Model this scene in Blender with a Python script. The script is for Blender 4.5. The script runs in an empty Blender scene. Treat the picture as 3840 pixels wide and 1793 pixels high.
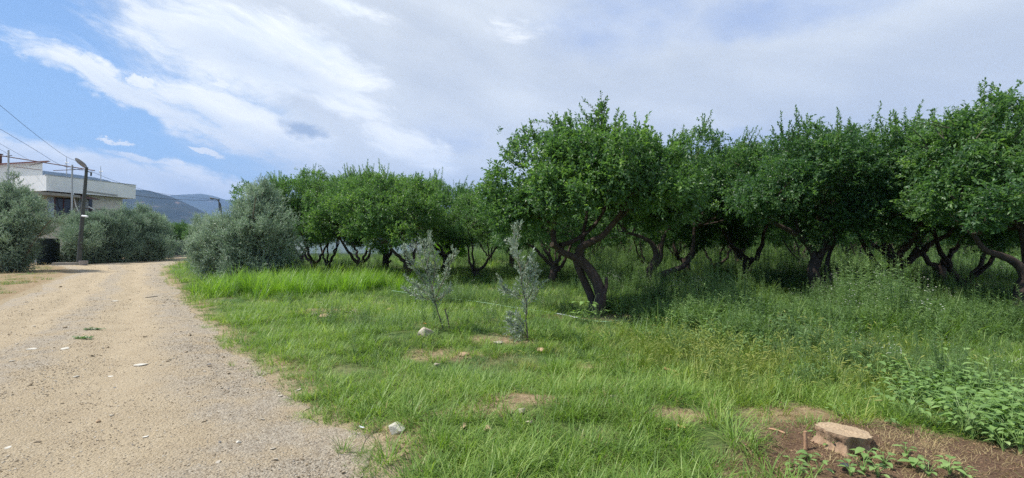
import bpy, bmesh, math
import numpy as np
from mathutils import Vector, Matrix
R_ = math.radians
# ------------------------------------------------------------------ camera
sc = bpy.context.scene
C = sc.collection
CAM_Z, F, CX, CY, HOR = 1.6, 1750.0, 1920.0, 896.5, 912.0
PITCH = math.atan((HOR - CY) / F)
cd = bpy.data.cameras.new("camera"); cam = bpy.data.objects.new("camera", cd); C.objects.link(cam)
cd.sensor_width = 36; cd.lens = F / 3840 * 36; cd.clip_start = 0.05; cd.clip_end = 40000
cam.location = (0, 0, CAM_Z); cam.rotation_euler = (math.pi / 2 + PITCH, 0, 0)
sc.camera = cam
# ------------------------------------------------------------------ light
SUN_EL, SUN_AZ = R_(54), R_(-98)          # azimuth from +Y towards +X : the sun stands to the left, a little beyond
sun_dir = Vector((math.sin(SUN_AZ) * math.cos(SUN_EL), math.cos(SUN_AZ) * math.cos(SUN_EL), math.sin(SUN_EL)))
sl = bpy.data.lights.new("sun", 'SUN'); sl.energy = 4.7; sl.angle = R_(1.5); sl.color = (1.0, 0.95, 0.86)
so = bpy.data.objects.new("sun", sl); C.objects.link(so)
so.rotation_euler = sun_dir.to_track_quat('Z', 'Y').to_euler(); so.location = (0, 0, 60)
sc.view_settings.view_transform = 'Standard'; sc.view_settings.look = 'None'
sc.view_settings.exposure = 0.60; sc.view_settings.gamma = 1.0; sc.view_settings.use_curve_mapping = False
cy = sc.cycles
cy.max_bounces = 8; cy.diffuse_bounces = 6; cy.glossy_bounces = 2; cy.transmission_bounces = 6; cy.volume_bounces = 0
cy.caustics_reflective = False; cy.caustics_refractive = False; cy.sample_clamp_indirect = 4.0
cy.use_adaptive_sampling = True; cy.adaptive_threshold = 0.01
cy.use_denoising = False
try:
    cy.denoiser = 'OPENIMAGEDENOISE'; cy.denoising_input_passes = 'RGB_ALBEDO_NORMAL'; cy.denoising_prefilter = 'ACCURATE'
except Exception: pass

# ------------------------------------------------------------------ node helpers
class NT:
    def __init__(s, tree): s.t = tree; s.n = tree.nodes; s.l = tree.links
    def new(s, typ, **kw):
        n = s.n.new(typ)
        for k, v in kw.items(): setattr(n, k, v)
        return n
    def put(s, sock, v):
        if v is None: return
        if isinstance(v, bpy.types.NodeSocket): s.l.new(v, sock)
        else: sock.default_value = v
    def m(s, op, a, b=None, c=None, clamp=False):
        n = s.new('ShaderNodeMath', operation=op, use_clamp=clamp)
        for i, v in enumerate((a, b, c)): s.put(n.inputs[i], v)
        return n.outputs[0]
    def vm(s, op, a, b=None, scale=None):
        n = s.new('ShaderNodeVectorMath', operation=op)
        s.put(n.inputs[0], a); s.put(n.inputs[1], b)
        if scale is not None: s.put(n.inputs['Scale'], scale)
        return n.outputs['Value'] if op in ('LENGTH', 'DOT_PRODUCT', 'DISTANCE') else n.outputs[0]
    def mix(s, f, a, b, blend='MIX'):
        n = s.new('ShaderNodeMix', data_type='RGBA', blend_type=blend)
        s.put(n.inputs[0], f)
        for k, v in ((6, a), (7, b)):
            if isinstance(v, tuple) and len(v) == 3: v = v + (1,)
            s.put(n.inputs[k], v)
        return n.outputs[2]
    def sm(s, x, lo, hi, a=0.0, b=1.0):
        n = s.new('ShaderNodeMapRange', interpolation_type='SMOOTHSTEP')
        s.put(n.inputs[0], x); s.put(n.inputs[1], lo); s.put(n.inputs[2], hi); s.put(n.inputs[3], a); s.put(n.inputs[4], b)
        return n.outputs[0]
    def noise(s, vec, scale, detail=4, rough=0.55, dist=0.0):
        n = s.new('ShaderNodeTexNoise'); s.put(n.inputs['Vector'], vec)
        n.inputs['Scale'].default_value = scale; n.inputs['Detail'].default_value = detail
        n.inputs['Roughness'].default_value = rough; n.inputs['Distortion'].default_value = dist
        return n.outputs[0]
    def comb(s, x, y, z=0.0):
        n = s.new('ShaderNodeCombineXYZ')
        for i, v in enumerate((x, y, z)): s.put(n.inputs[i], v)
        return n.outputs[0]

# ------------------------------------------------------------------ sky
w = bpy.data.worlds.new("World"); sc.world = w; w.use_nodes = True
N = NT(w.node_tree); N.n.clear()
out = N.new('ShaderNodeOutputWorld'); bg = N.new('ShaderNodeBackground'); bg.inputs[1].default_value = 0.12
N.l.new(bg.outputs[0], out.inputs[0])
sky = N.new('ShaderNodeTexSky', sky_type='NISHITA', sun_disc=False, sun_elevation=SUN_EL, sun_rotation=SUN_AZ)
sky.air_density = 1.0; sky.dust_density = 0.6; sky.ozone_density = 2.0
geo = N.new('ShaderNodeTexCoord'); D = geo.outputs['Generated']
sp = N.new('ShaderNodeSeparateXYZ'); N.l.new(D, sp.inputs[0]); sx, sy, sz = sp.outputs
az = N.m('ARCTAN2', sx, sy)
el = N.m('ARCSINE', sz)
def ae(px, py):
    u, v = (px - CX) / F, (HOR - py) / F
    return math.atan2(u, 1), math.atan2(v, math.hypot(1, u))
# wind-drawn cirrus coordinates : stretched along a tilted direction
TL = R_(-15)
ca_, sa_ = math.cos(TL), math.sin(TL)
along = N.m('ADD', N.m('MULTIPLY', az, ca_), N.m('MULTIPLY', el, sa_))
across = N.m('SUBTRACT', N.m('MULTIPLY', el, ca_), N.m('MULTIPLY', az, sa_))
warp = N.noise(N.comb(az, el, 0.3), 5.0, 3)
warp2 = N.m('SUBTRACT', warp, 0.5)
stv = N.comb(N.m('MULTIPLY', along, 2.6), N.m('ADD', N.m('MULTIPLY', across, 11.0), N.m('MULTIPLY', warp2, 1.3)), 0.0)
n_str = N.noise(stv, 1.5, 9, 0.62)                 # wispy streaks
n_big = N.noise(N.comb(N.m('MULTIPLY', along, 1.0), N.m('MULTIPLY', across, 2.2), 4.0), 2.2, 5, 0.55)
n_puf = N.noise(N.comb(N.m('MULTIPLY', az, 1.0), N.m('MULTIPLY', el, 2.0), 2.0), 11.0, 7, 0.6)
wa = N.m('SUBTRACT', N.noise(N.comb(az, N.m('MULTIPLY', el, 1.6), 7.7), 14.0, 6, 0.65), 0.5); wb = N.m('SUBTRACT', N.noise(N.comb(az, N.m('MULTIPLY', el, 1.6), 3.1), 17.0, 6, 0.65), 0.5)
az2 = N.m('ADD', az, N.m('MULTIPLY', wa, 0.11)); el2 = N.m('ADD', el, N.m('MULTIPLY', wb, 0.045))
def ell(px, py, rx, ry, tilt, soft=1.0):
    """soft elliptical field about a direction, 1 at the centre and 0 from the rim outwards"""
    a0, e0 = ae(px, py); k = 1 / F
    k *= math.cos(a0)
    t = R_(tilt); ct, st = math.cos(t), math.sin(t)
    da = N.m('SUBTRACT', az2, a0); de = N.m('SUBTRACT', el2, e0)
    p = N.m('DIVIDE', N.m('SUBTRACT', N.m('MULTIPLY', da, ct), N.m('MULTIPLY', de, st)), rx * k)
    q = N.m('DIVIDE', N.m('ADD', N.m('MULTIPLY', da, st), N.m('MULTIPLY', de, ct)), ry * k)
    r = N.m('SQRT', N.m('ADD', N.m('MULTIPLY', p, p), N.m('MULTIPLY', q, q)))
    return N.m('SUBTRACT', 1.0, r, clamp=True)
def mx(*a):
    r = a[0]
    for b in a[1:]: r = N.m('MAXIMUM', r, b)
    return r
def ad(*a):
    r = a[0]
    for b in a[1:]: r = N.m('ADD', r, b)
    return r
# veil of high cloud over the right two thirds
aL, _ = ae(620, 500); aR, _ = ae(1500, 500)
veil = N.sm(ad(az, N.m('MULTIPLY', el, 0.67), N.m('MULTIPLY', N.m('SUBTRACT', n_big, 0.5), 0.35), N.m('MULTIPLY', N.m('SUBTRACT', n_str, 0.5), 0.22)), -0.52, -0.28)
hole = mx(ell(2280, 60, 520, 190, 0), ell(3000, 20, 700, 130, 0), ell(1700, 500, 210, 90, 10), ell(2750, 560, 520, 110, -5))
hole = N.m('MULTIPLY', N.sm(hole, 0.05, 0.8), N.sm(n_big, 0.3, 0.65))
veil_c = N.mix(N.sm(N.noise(N.comb(N.m('MULTIPLY', along, .7), N.m('MULTIPLY', across, 1.8), 9.0), 3.2, 6, 0.55), 0.3, 0.7),
               (3.7, 4.0, 4.4), (5.1, 5.35, 5.5))
veil_c = N.mix(N.m('MULTIPLY', hole, 0.8), veil_c, (2.0, 2.75, 4.6))
# bright cloud fields
cA = N.m('MULTIPLY', ell(980, 200, 580, 210, 7), 1.6)
cA2 = N.m('MULTIPLY', ell(1250, 330, 330, 90, 22), 1.0)
cB = N.m('MULTIPLY', ell(540, 375, 440, 72, 22), 1.6)
cB2 = N.m('MULTIPLY', ell(900, 470, 480, 130, 12), 1.35)
cC = N.m('MULTIPLY', ell(520, 700, 900, 135, 7), 1.9)
cC1 = N.m('MULTIPLY', ell(60, 590, 330, 110, 16), 1.4)
cC2 = N.m('MULTIPLY', ell(540, 598, 200, 22, 9), 1.1)
cD = N.m('MULTIPLY', ell(1560, 570, 300, 90, 20), 1.3)
cD2 = N.m('MULTIPLY', ell(1300, 400, 220, 60, 6), 0.9)
cE = N.m('MULTIPLY', ell(1960, 95, 170, 80, 0), 0.35)
cF = N.m('MULTIPLY', ell(1300, 20, 240, 60, 10), 0.9)
cG = mx(ell(428, 531, 46, 12, 6), ell(845, 305, 36, 16, 0), ell(770, 575, 70, 10, 5), ell(880, 545, 100, 14, 9), ell(545, 305, 60, 26, 20))
cG = N.m('MULTIPLY', cG, 1.6)
field = mx(cA, cA2, cB, cB2, cC, cC1, cC2, cD, cD2, cE, cF, cG)
tex = ad(N.m('MULTIPLY', n_str, 0.95), N.m('MULTIPLY', n_puf, 0.35))
cl = N.sm(ad(N.m('MULTIPLY', field, 0.78), N.m('MULTIPLY', N.m('SUBTRACT', n_str, 0.5), 1.6), N.m('MULTIPLY', N.m('SUBTRACT', n_puf, 0.5), 0.9)), 0.10, 0.66)
cl = N.m('MULTIPLY', cl, N.sm(field, 0.0, 0.25))
shade = N.m('MULTIPLY', mx(ell(950, 225, 420, 75, 10), N.m('MULTIPLY', ell(1050, 600, 420, 120, 8), 0.8)), N.sm(n_str, 0.3, 0.62))
cl_c = N.mix(N.sm(n_str, 0.3, 0.7), (4.9, 5.4, 6.0), (7.0, 7.1, 7.0))
cl_c = N.mix(N.m('MULTIPLY', shade, 0.9, clamp=True), cl_c, (3.5, 4.05, 4.9))
# thin streaks in the open blue on the left
thin = N.m('MULTIPLY', N.sm(n_str, 0.5, 0.78), N.sm(el, R_(6), R_(16)))
thin = N.m('MULTIPLY', thin, N.sm(ad(az, N.m('MULTIPLY', el, 1.2)), -0.55, -0.2, 0.15, 0.75))
dark = N.m('MULTIPLY', N.sm(ad(ell(1130, 487, 105, 50, 8), N.m('MULTIPLY', N.m('SUBTRACT', n_puf, 0.5), 0.9)), 0.15, 0.85), 0.9)
blue = N.mix(1.0, sky.outputs[0], (0.92, 1.0, 1.05, 1), 'MULTIPLY')
# keep the open sky a clear mid blue
blue = N.mix(0.72, blue, N.mix(N.sm(el, 0.0, 0.5), (1.9, 3.5, 5.7), (1.15, 2.35, 4.7)))
c1 = N.mix(thin, blue, (5.2, 6.2, 7.9))
c2 = N.mix(N.m('MULTIPLY', veil, 0.95), c1, veil_c)
c3 = N.mix(cl, c2, cl_c)
c4 = N.mix(dark, c3, (2.2, 2.8, 3.8))
hz = N.sm(el, 0.0, 0.10, 0.5, 0.0)
c5 = N.mix(hz, c4, (5.2, 5.6, 6.1))
N.l.new(c5, bg.inputs[0])
w.cycles.sampling_method = 'MANUAL'; w.cycles.sample_map_resolution = 512

# ------------------------------------------------------------------ pixel <-> place
cp_, sp_ = math.cos(PITCH), math.sin(PITCH)
def ray(px, py):
    a, b, c = (px - CX) / F, 1.0, -(py - CY) / F
    return np.array([a, b * cp_ - c * sp_, b * sp_ + c * cp_])
def P(px, py, d):
    r = ray(px, py); return np.array([0, 0, CAM_Z]) + r * (d / r[1])
_rng = np.random.default_rng(5)
_lat = _rng.random((256, 256))
def vn(x, y, s=1.0, o=0):
    x = np.asarray(x, float) * s + 31.7 * o + 1000; y = np.asarray(y, float) * s + 17.3 * o + 1000
    xi = np.floor(x).astype(int); yi = np.floor(y).astype(int); fx = x - xi; fy = y - yi
    fx = fx * fx * (3 - 2 * fx); fy = fy * fy * (3 - 2 * fy)
    g = lambda a, b: _lat[a % 256, b % 256]
    return (g(xi, yi) * (1 - fx) + g(xi + 1, yi) * fx) * (1 - fy) + (g(xi, yi + 1) * (1 - fx) + g(xi + 1, yi + 1) * fx) * fy
def fbm(x, y, s=1.0, o=0, n=3):
    r = 0; a = 1; t = 0
    for i in range(n): r = r + a * vn(x, y, s * 2 ** i, o + i * 3); t += a; a *= .5
    return r / t
# road edges as x = f(y), read off the ground plane
def gp(px, py):
    r = ray(px, py); t = -CAM_Z / r[2]; return r[0] * t, r[1] * t
_re = [gp(*p) for p in ((1400, 1793), (1370, 1650), (1130, 1560), (1000, 1400), (830, 1280), (690, 1130), (600, 1030), (612, 1000), (700, 975), (780, 962))]
_le = [gp(*p) for p in ((0, 1150), (150, 1085), (290, 1020), (240, 1000), (130, 995))]
_ry = [-12, 0] + [p[1] for p in _re] + [90]; _rx = [2.0, 0.4] + [p[0] for p in _re] + [-42]
_ly = [-12, 0, 6] + [p[1] for p in _le] + [60, 90]; _lx = [-8.0, -8.5, -9.6] + [p[0] for p in _le] + [-48, -60]
o_ = np.argsort(_ry); _ry = np.array(_ry)[o_]; _rx = np.array(_rx)[o_]
o_ = np.argsort(_ly); _ly = np.array(_ly)[o_]; _lx = np.array(_lx)[o_]
def Redge(y): return np.interp(y, _ry, _rx)
def Ledge(y): return np.interp(y, _ly, _lx)
def ss(a, b, x): t = np.clip((np.asarray(x, float) - a) / (b - a), 0, 1); return t * t * (3 - 2 * t)
_mounds = [gp(1660, 1270) + (1.3, 1.0, .16), gp(1960, 1560) + (.8, .5, .10), gp(1200, 1190) + (.9, .8, .12), gp(3170, 1650) + (.7, .6, .05), gp(2400, 1560) + (.8, .6, .08)]
def H(x, y):
    x = np.asarray(x, float); y = np.asarray(y, float)
    r = np.hypot(x, y)
    inroad = ss(-0.2, 0.9, x - Redge(y)) + ss(-0.2, 0.9, Ledge(y) - x)
    h = (0.04 + 0.10 * (fbm(x, y, 0.8, 1) - .5) + 0.07 * (fbm(x, y, 2.6, 2) - .5)) * np.clip(inroad, 0, 1)
    h = h + 0.03 * (fbm(x, y, 0.5, 3) - .5)
    for mx_, my_, a, b, c in _mounds: h = h + c * np.exp(-((x - mx_) / a) ** 2 - ((y - my_) / b) ** 2) * np.clip(inroad, 0, 1)
    h = h * np.clip(1.6 - r / 60, 0, 1)
    return h
def rut(u): return np.minimum(1, np.minimum(u, 1 - u) * 10) * (.03 - .03 * np.exp(-((u - .34) / .06) ** 2) - .03 * np.exp(-((u - .70) / .06) ** 2))
def HR(x, y):
    u = (x - Ledge(y)) / np.maximum(Redge(y) - Ledge(y), .1); ok = (u > 0) & (u < 1)
    uc = np.clip(u, 0, 1)
    return H(x, y) + np.where(ok, .006 + rut(uc) + .012 * (fbm(x, y, 3.5, 11) - .35) * np.minimum(1, np.minimum(uc, 1 - uc) * 12), 0)
def G(px, py):
    x, y = gp(px, py)
    for _ in range(4):
        z = float(HR(x, y)); r = ray(px, py); t = (z - CAM_Z) / r[2]; x, y = r[0] * t, r[1] * t
    return np.array([x, y, float(HR(x, y))])

# ------------------------------------------------------------------ mesh helpers
def mk_mesh(name, V, Fq, mats, attrs=None, midx=None, smooth=False, uv=None):
    """V (n,3); Fq list of int arrays (m,k); mats list; midx per-face material"""
    me = bpy.data.meshes.new(name)
    V = np.ascontiguousarray(V, dtype=np.float32)
    if not isinstance(Fq, (list, tuple)): Fq = [Fq]
    Fq = [np.asarray(f, dtype=np.int32) for f in Fq if len(f)]
    loops = np.concatenate([f.ravel() for f in Fq]); tot = np.concatenate([np.full(len(f), f.shape[1], dtype=np.int32) for f in Fq])
    st = np.concatenate([[0], np.cumsum(tot)[:-1]]).astype(np.int32)
    me.vertices.add(len(V)); me.vertices.foreach_set('co', V.ravel())
    me.loops.add(len(loops)); me.loops.foreach_set('vertex_index', loops)
    me.polygons.add(len(tot)); me.polygons.foreach_set('loop_start', st)
    try: me.polygons.foreach_set('loop_total', tot)
    except Exception: pass
    if midx is not None: me.polygons.foreach_set('material_index', np.asarray(midx, dtype=np.int32))
    me.update(calc_edges=True)
    me.polygons.foreach_set('use_smooth', np.full(len(tot), bool(smooth)))
    for m in mats: me.materials.append(m)
    for k, v in (attrs or {}).items():
        a = me.attributes.new(k, 'FLOAT', 'POINT'); a.data.foreach_set('value', np.asarray(v, dtype=np.float32))
    if uv is not None:
        l = me.uv_layers.new(name='UVMap'); l.data.foreach_set('uv', np.asarray(uv, dtype=np.float32)[loops].ravel())
    me.validate()
    return me
def link(name, me, parent=None, loc=None):
    o = bpy.data.objects.new(name, me); C.objects.link(o)
    if parent: o.parent = parent
    if loc is not None: o.location = tuple(float(v) for v in loc)
    return o
def tag(o, label=None, cat=None, group=None, kind=None):
    if label: o['label'] = label
    if cat: o['category'] = cat
    if group: o['group'] = group
    if kind: o['kind'] = kind
    return o
def thing(name, label, cat, loc=(0, 0, 0), rz=0.0, group=None):
    o = bpy.data.objects.new(name, None); C.objects.link(o); o.empty_display_size = .2
    o.location = tuple(float(v) for v in loc); o.rotation_euler = (0, 0, rz)
    return tag(o, label, cat, group)
def nrm(v): return v / np.maximum(np.linalg.norm(v, axis=-1, keepdims=True), 1e-9)

class Soup:
    """collects vertices, faces (tri and quad), material index and tint"""
    def __init__(s): s.V = []; s.T = []; s.Q = []; s.n = 0; s.ti = []; s.mt = []; s.mq = []
    def add(s, V, T=None, Q=None, tint=0.5, m=0):
        V = np.asarray(V, float)
        if T is not None and len(T): s.T.append(np.asarray(T) + s.n); s.mt.append(np.full(len(T), m))
        if Q is not None and len(Q): s.Q.append(np.asarray(Q) + s.n); s.mq.append(np.full(len(Q), m))
        s.V.append(V); s.ti.append(np.broadcast_to(np.asarray(tint, float), (len(V),)).copy()); s.n += len(V)
    def leaves(s, pos, d, nr, ln, wd, tint=0.5, fold=.25, droop=0.12, m=0):
        """pos (n,3) base; d direction; nr rough normal; ln, wd arrays"""
        n = len(pos)
        if n == 0: return
        d = nrm(d); side = nrm(np.cross(d, nr)); nr = nrm(np.cross(side, d))
        ln = np.broadcast_to(ln, (n,))[:, None]; wd = np.broadcast_to(wd, (n,))[:, None]
        mid = pos + d * ln * .5
        V = np.stack([pos, mid + side * wd * .5 + nr * wd * fold, mid - side * wd * .5 + nr * wd * fold, mid,
                      pos + d * ln * (1 - droop * .3) - nr * ln * droop], 1).reshape(-1, 3)
        b = (np.arange(n) * 5)[:, None]
        T = np.concatenate([b + np.array([0, 1, 3]), b + np.array([0, 3, 2]), b + np.array([1, 4, 3]), b + np.array([3, 4, 2])])
        s.add(V, T=T, tint=np.repeat(np.broadcast_to(tint, (n,)), 5), m=m)
    def blades(s, pos, az, lean, ln, wd, K=4, curl=1.0, tint=0.5, m=0):
        """grass blades: start upright-ish and bend over along azimuth az"""
        n = len(pos)
        az = np.broadcast_to(az, (n,)); lean = np.broadcast_to(lean, (n,)); ln = np.broadcast_to(ln, (n,)); wd = np.broadcast_to(wd, (n,)); curl = np.broadcast_to(curl, (n,))
        h = np.stack([np.cos(az), np.sin(az), 0 * az], 1); sd = np.stack([-np.sin(az), np.cos(az), 0 * az], 1)
        p = pos.copy(); rows = []
        for k in range(K + 1):
            t = k / K; wk = wd * (1 - t ** 1.6 * .93) * .5
            rows += [p + sd * wk[:, None], p - sd * wk[:, None]]
            a = lean + curl * (t + .5 / K)
            p = p + (h * np.sin(a)[:, None] + np.array([0, 0, 1.]) * np.cos(a)[:, None]) * (ln / K)[:, None]
        V = np.stack(rows, 1).reshape(-1, 3); st = 2 * (K + 1); b = (np.arange(n) * st)[:, None]
        Q = np.concatenate([b + np.array([2 * k, 2 * k + 1, 2 * k + 3, 2 * k + 2]) for k in range(K)])
        s.add(V, Q=Q, tint=np.repeat(np.broadcast_to(tint, (n,)), st), m=m)
    def tube(s, pts, rad, sides=6, m=0, tint=.5, cap=None, rough=0.0, rng=None, twist=0.0):
        pts = np.asarray(pts, float); n = len(pts); rad = np.broadcast_to(np.asarray(rad, float), (n,))
        tg = nrm(np.gradient(pts, axis=0)); ref = np.array([0.31, 0.2, 0.93]) if abs(tg[0][2]) < .9 else np.array([1., .1, 0])
        u = nrm(np.cross(tg[0], ref)); rows = []; ang = np.arange(sides) / sides * 2 * np.pi
        prof = 1 + (rough * (rng.random(sides) - .5) * 2 if rough else 0)
        for i in range(n):
            u = nrm(u - tg[i] * np.dot(u, tg[i])); v = np.cross(tg[i], u)
            a = ang + twist * i
            rr = rad[i] * (prof * (1 + (rough * .5 * (rng.random(sides) - .5) if rough else 0)))
            rows.append(pts[i] + (np.cos(a) * rr)[:, None] * u + (np.sin(a) * rr)[:, None] * v)
        V = np.concatenate(rows); j = np.arange(sides); jn = (j + 1) % sides
        Q = np.concatenate([np.stack([i * sides + j, i * sides + jn, (i + 1) * sides + jn, (i + 1) * sides + j], 1) for i in range(n - 1)])
        s.add(V, Q=Q, tint=tint, m=m)
        if cap is not None:
            c = pts[-1]; W = np.concatenate([rows[-1], [c + tg[-1] * rad[-1] * .05]])
            s.add(W, T=np.stack([j, jn, np.full(sides, sides)], 1), tint=tint, m=cap)
    def box(s, lo, hi, m=0, tint=.5):
        x0, y0, z0 = lo; x1, y1, z1 = hi
        V = [(x0, y0, z0), (x1, y0, z0), (x1, y1, z0), (x0, y1, z0), (x0, y0, z1), (x1, y0, z1), (x1, y1, z1), (x0, y1, z1)]
        s.add(V, Q=[(0, 3, 2, 1), (4, 5, 6, 7), (0, 1, 5, 4), (1, 2, 6, 5), (2, 3, 7, 6), (3, 0, 4, 7)], m=m, tint=tint)
    def mesh(s, name, mats, smooth=False):
        V = np.concatenate(s.V); fs = []; mi = []
        if s.T: fs.append(np.concatenate(s.T)); mi.append(np.concatenate(s.mt))
        if s.Q: fs.append(np.concatenate(s.Q)); mi.append(np.concatenate(s.mq))
        return mk_mesh(name, V, fs, mats, {'tint': np.concatenate(s.ti)}, np.concatenate(mi), smooth)
def smooth_path(pts, n=5):
    pts = np.asarray(pts, float); m = len(pts); o = []
    for i in range(m - 1):
        p0, p1, p2, p3 = pts[max(i - 1, 0)], pts[i], pts[i + 1], pts[min(i + 2, m - 1)]
        for k in range(n):
            t = k / n
            o.append(.5 * ((2 * p1) + (-p0 + p2) * t + (2 * p0 - 5 * p1 + 4 * p2 - p3) * t * t + (-p0 + 3 * p1 - 3 * p2 + p3) * t ** 3))
    o.append(pts[-1]); return np.array(o)

# ------------------------------------------------------------------ materials
def new_mat(name):
    m = bpy.data.materials.new(name); m.use_nodes = True; T = NT(m.node_tree); T.n.clear()
    o = T.new('ShaderNodeOutputMaterial'); return m, T, o
def leaf_mat(name, c0, c1, c2, rough=.42, trans=.35, spec=.5, nscale=1.3, tt=(1.25, 1.35, .55, 1)):
    m, T, o = new_mat(name)
    at = T.new('ShaderNodeAttribute', attribute_name='tint'); gi = T.new('ShaderNodeNewGeometry'); oi = T.new('ShaderNodeObjectInfo')
    nz = T.noise(gi.outputs['Position'], nscale, 3)
    nz2 = T.noise(gi.outputs['Position'], nscale * 5, 3)
    f = T.m('ADD', T.m('MULTIPLY', at.outputs['Fac'], .8), T.m('ADD', T.m('MULTIPLY', T.m('SUBTRACT', nz, .5), .9), T.m('MULTIPLY', T.m('SUBTRACT', nz2, .5), .5)))
    f = T.m('ADD', f, T.m('MULTIPLY', T.m('SUBTRACT', oi.outputs['Random'], .5), .25), clamp=True)
    c = T.mix(T.sm(f, 0.0, .5), c0, c1); c = T.mix(T.sm(f, .5, 1.0), c, c2)
    b = T.new('ShaderNodeBsdfPrincipled'); T.put(b.inputs['Base Color'], c); b.inputs['Roughness'].default_value = rough
    b.inputs['Specular IOR Level'].default_value = spec
    t = T.new('ShaderNodeBsdfTranslucent'); T.put(t.inputs[0], T.mix(1.0, c, tt, 'MULTIPLY'))
    mx_ = T.new('ShaderNodeMixShader'); mx_.inputs[0].default_value = trans
    T.l.new(b.outputs[0], mx_.inputs[1]); T.l.new(t.outputs[0], mx_.inputs[2]); T.l.new(mx_.outputs[0], o.inputs[0])
    return m
def solid_mat(name, c0, c1=None, rough=.8, scale=8, bump=0.0, bscale=40, metal=0.0, stretch=None):
    m, T, o = new_mat(name); c1 = c1 or tuple(v * .75 for v in c0)
    tc = T.new('ShaderNodeTexCoord'); v = tc.outputs['Object']
    if stretch: mp = T.new('ShaderNodeMapping'); mp.inputs['Scale'].default_value = stretch; T.l.new(v, mp.inputs[0]); v = mp.outputs[0]
    nz = T.noise(v, scale, 6, .6)
    b = T.new('ShaderNodeBsdfPrincipled'); T.put(b.inputs['Base Color'], T.mix(T.sm(nz, .3, .7), c1, c0))
    b.inputs['Roughness'].default_value = rough; b.inputs['Metallic'].default_value = metal
    if bump:
        bp = T.new('ShaderNodeBump'); bp.inputs['Strength'].default_value = bump; bp.inputs['Distance'].default_value = .02
        T.put(bp.inputs['Height'], T.noise(v, bscale, 6, .65)); T.l.new(bp.outputs[0], b.inputs['Normal'])
    T.l.new(b.outputs[0], o.inputs[0]); return m
M = {}
M['citrus'] = leaf_mat('citrus_leaf', (.066, .142, .064), (.130, .236, .082), (.28, .42, .095), rough=.42, trans=.48, tt=(1.2, 1.35, .6, 1), nscale=.9)
M['olive'] = leaf_mat('olive_leaf', (.17, .235, .165), (.34, .42, .31), (.56, .61, .50), rough=.5, trans=.28, tt=(.95, 1.15, .85, 1))
M['sapling'] = leaf_mat('young_olive_leaf', (.17, .23, .16), (.33, .39, .30), (.54, .59, .50), rough=.42, trans=.25, tt=(1, 1.1, .85, 1))
M['grass'] = leaf_mat('grass_blade', (.095, .18, .034), (.19, .31, .058), (.37, .46, .13), rough=.5, trans=.42, nscale=.55)
M['tallgrass'] = leaf_mat('tall_grass_blade', (.11, .22, .03), (.20, .36, .05), (.36, .50, .09), rough=.45, trans=.45)
M['mat'] = leaf_mat('creeping_grass', (.075, .15, .045), (.14, .24, .07), (.25, .35, .12), rough=.6, trans=.35)
M['straw'] = leaf_mat('dry_straw', (.22, .16, .07), (.36, .28, .13), (.5, .42, .22), rough=.7, trans=.2)
M['weed'] = leaf_mat('weed_leaf', (.07, .135, .05), (.145, .245, .078), (.29, .41, .15), rough=.5, trans=.35, nscale=.5)
M['foxtail'] = leaf_mat('foxtail_grass', (.12, .18, .03), (.22, .30, .05), (.36, .38, .10), rough=.55, trans=.4)
M['broad'] = leaf_mat('broad_leaf', (.12, .22, .06), (.21, .34, .10), (.34, .46, .18), rough=.5, trans=.35, nscale=2)
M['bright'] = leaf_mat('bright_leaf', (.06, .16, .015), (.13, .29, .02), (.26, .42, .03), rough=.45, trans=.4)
M['flower'] = solid_mat('flower_white', (.8, .8, .74), rough=.7)
M['bark'] = solid_mat('bark', (.085, .058, .045), (.04, .028, .024), rough=.9, scale=14, bump=.9, bscale=30, stretch=(1, 1, .35))
M['bark2'] = solid_mat('grey_bark', (.20, .16, .12), (.10, .085, .065), rough=.9, scale=14, bump=.7, bscale=30, stretch=(1, 1, .35))
M['cut'] = solid_mat('sawn_wood', (.42, .25, .15), (.30, .17, .10), rough=.8, scale=20)
M['twig'] = solid_mat('twig', (.09, .085, .045), (.05, .05, .03), rough=.8)

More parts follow.
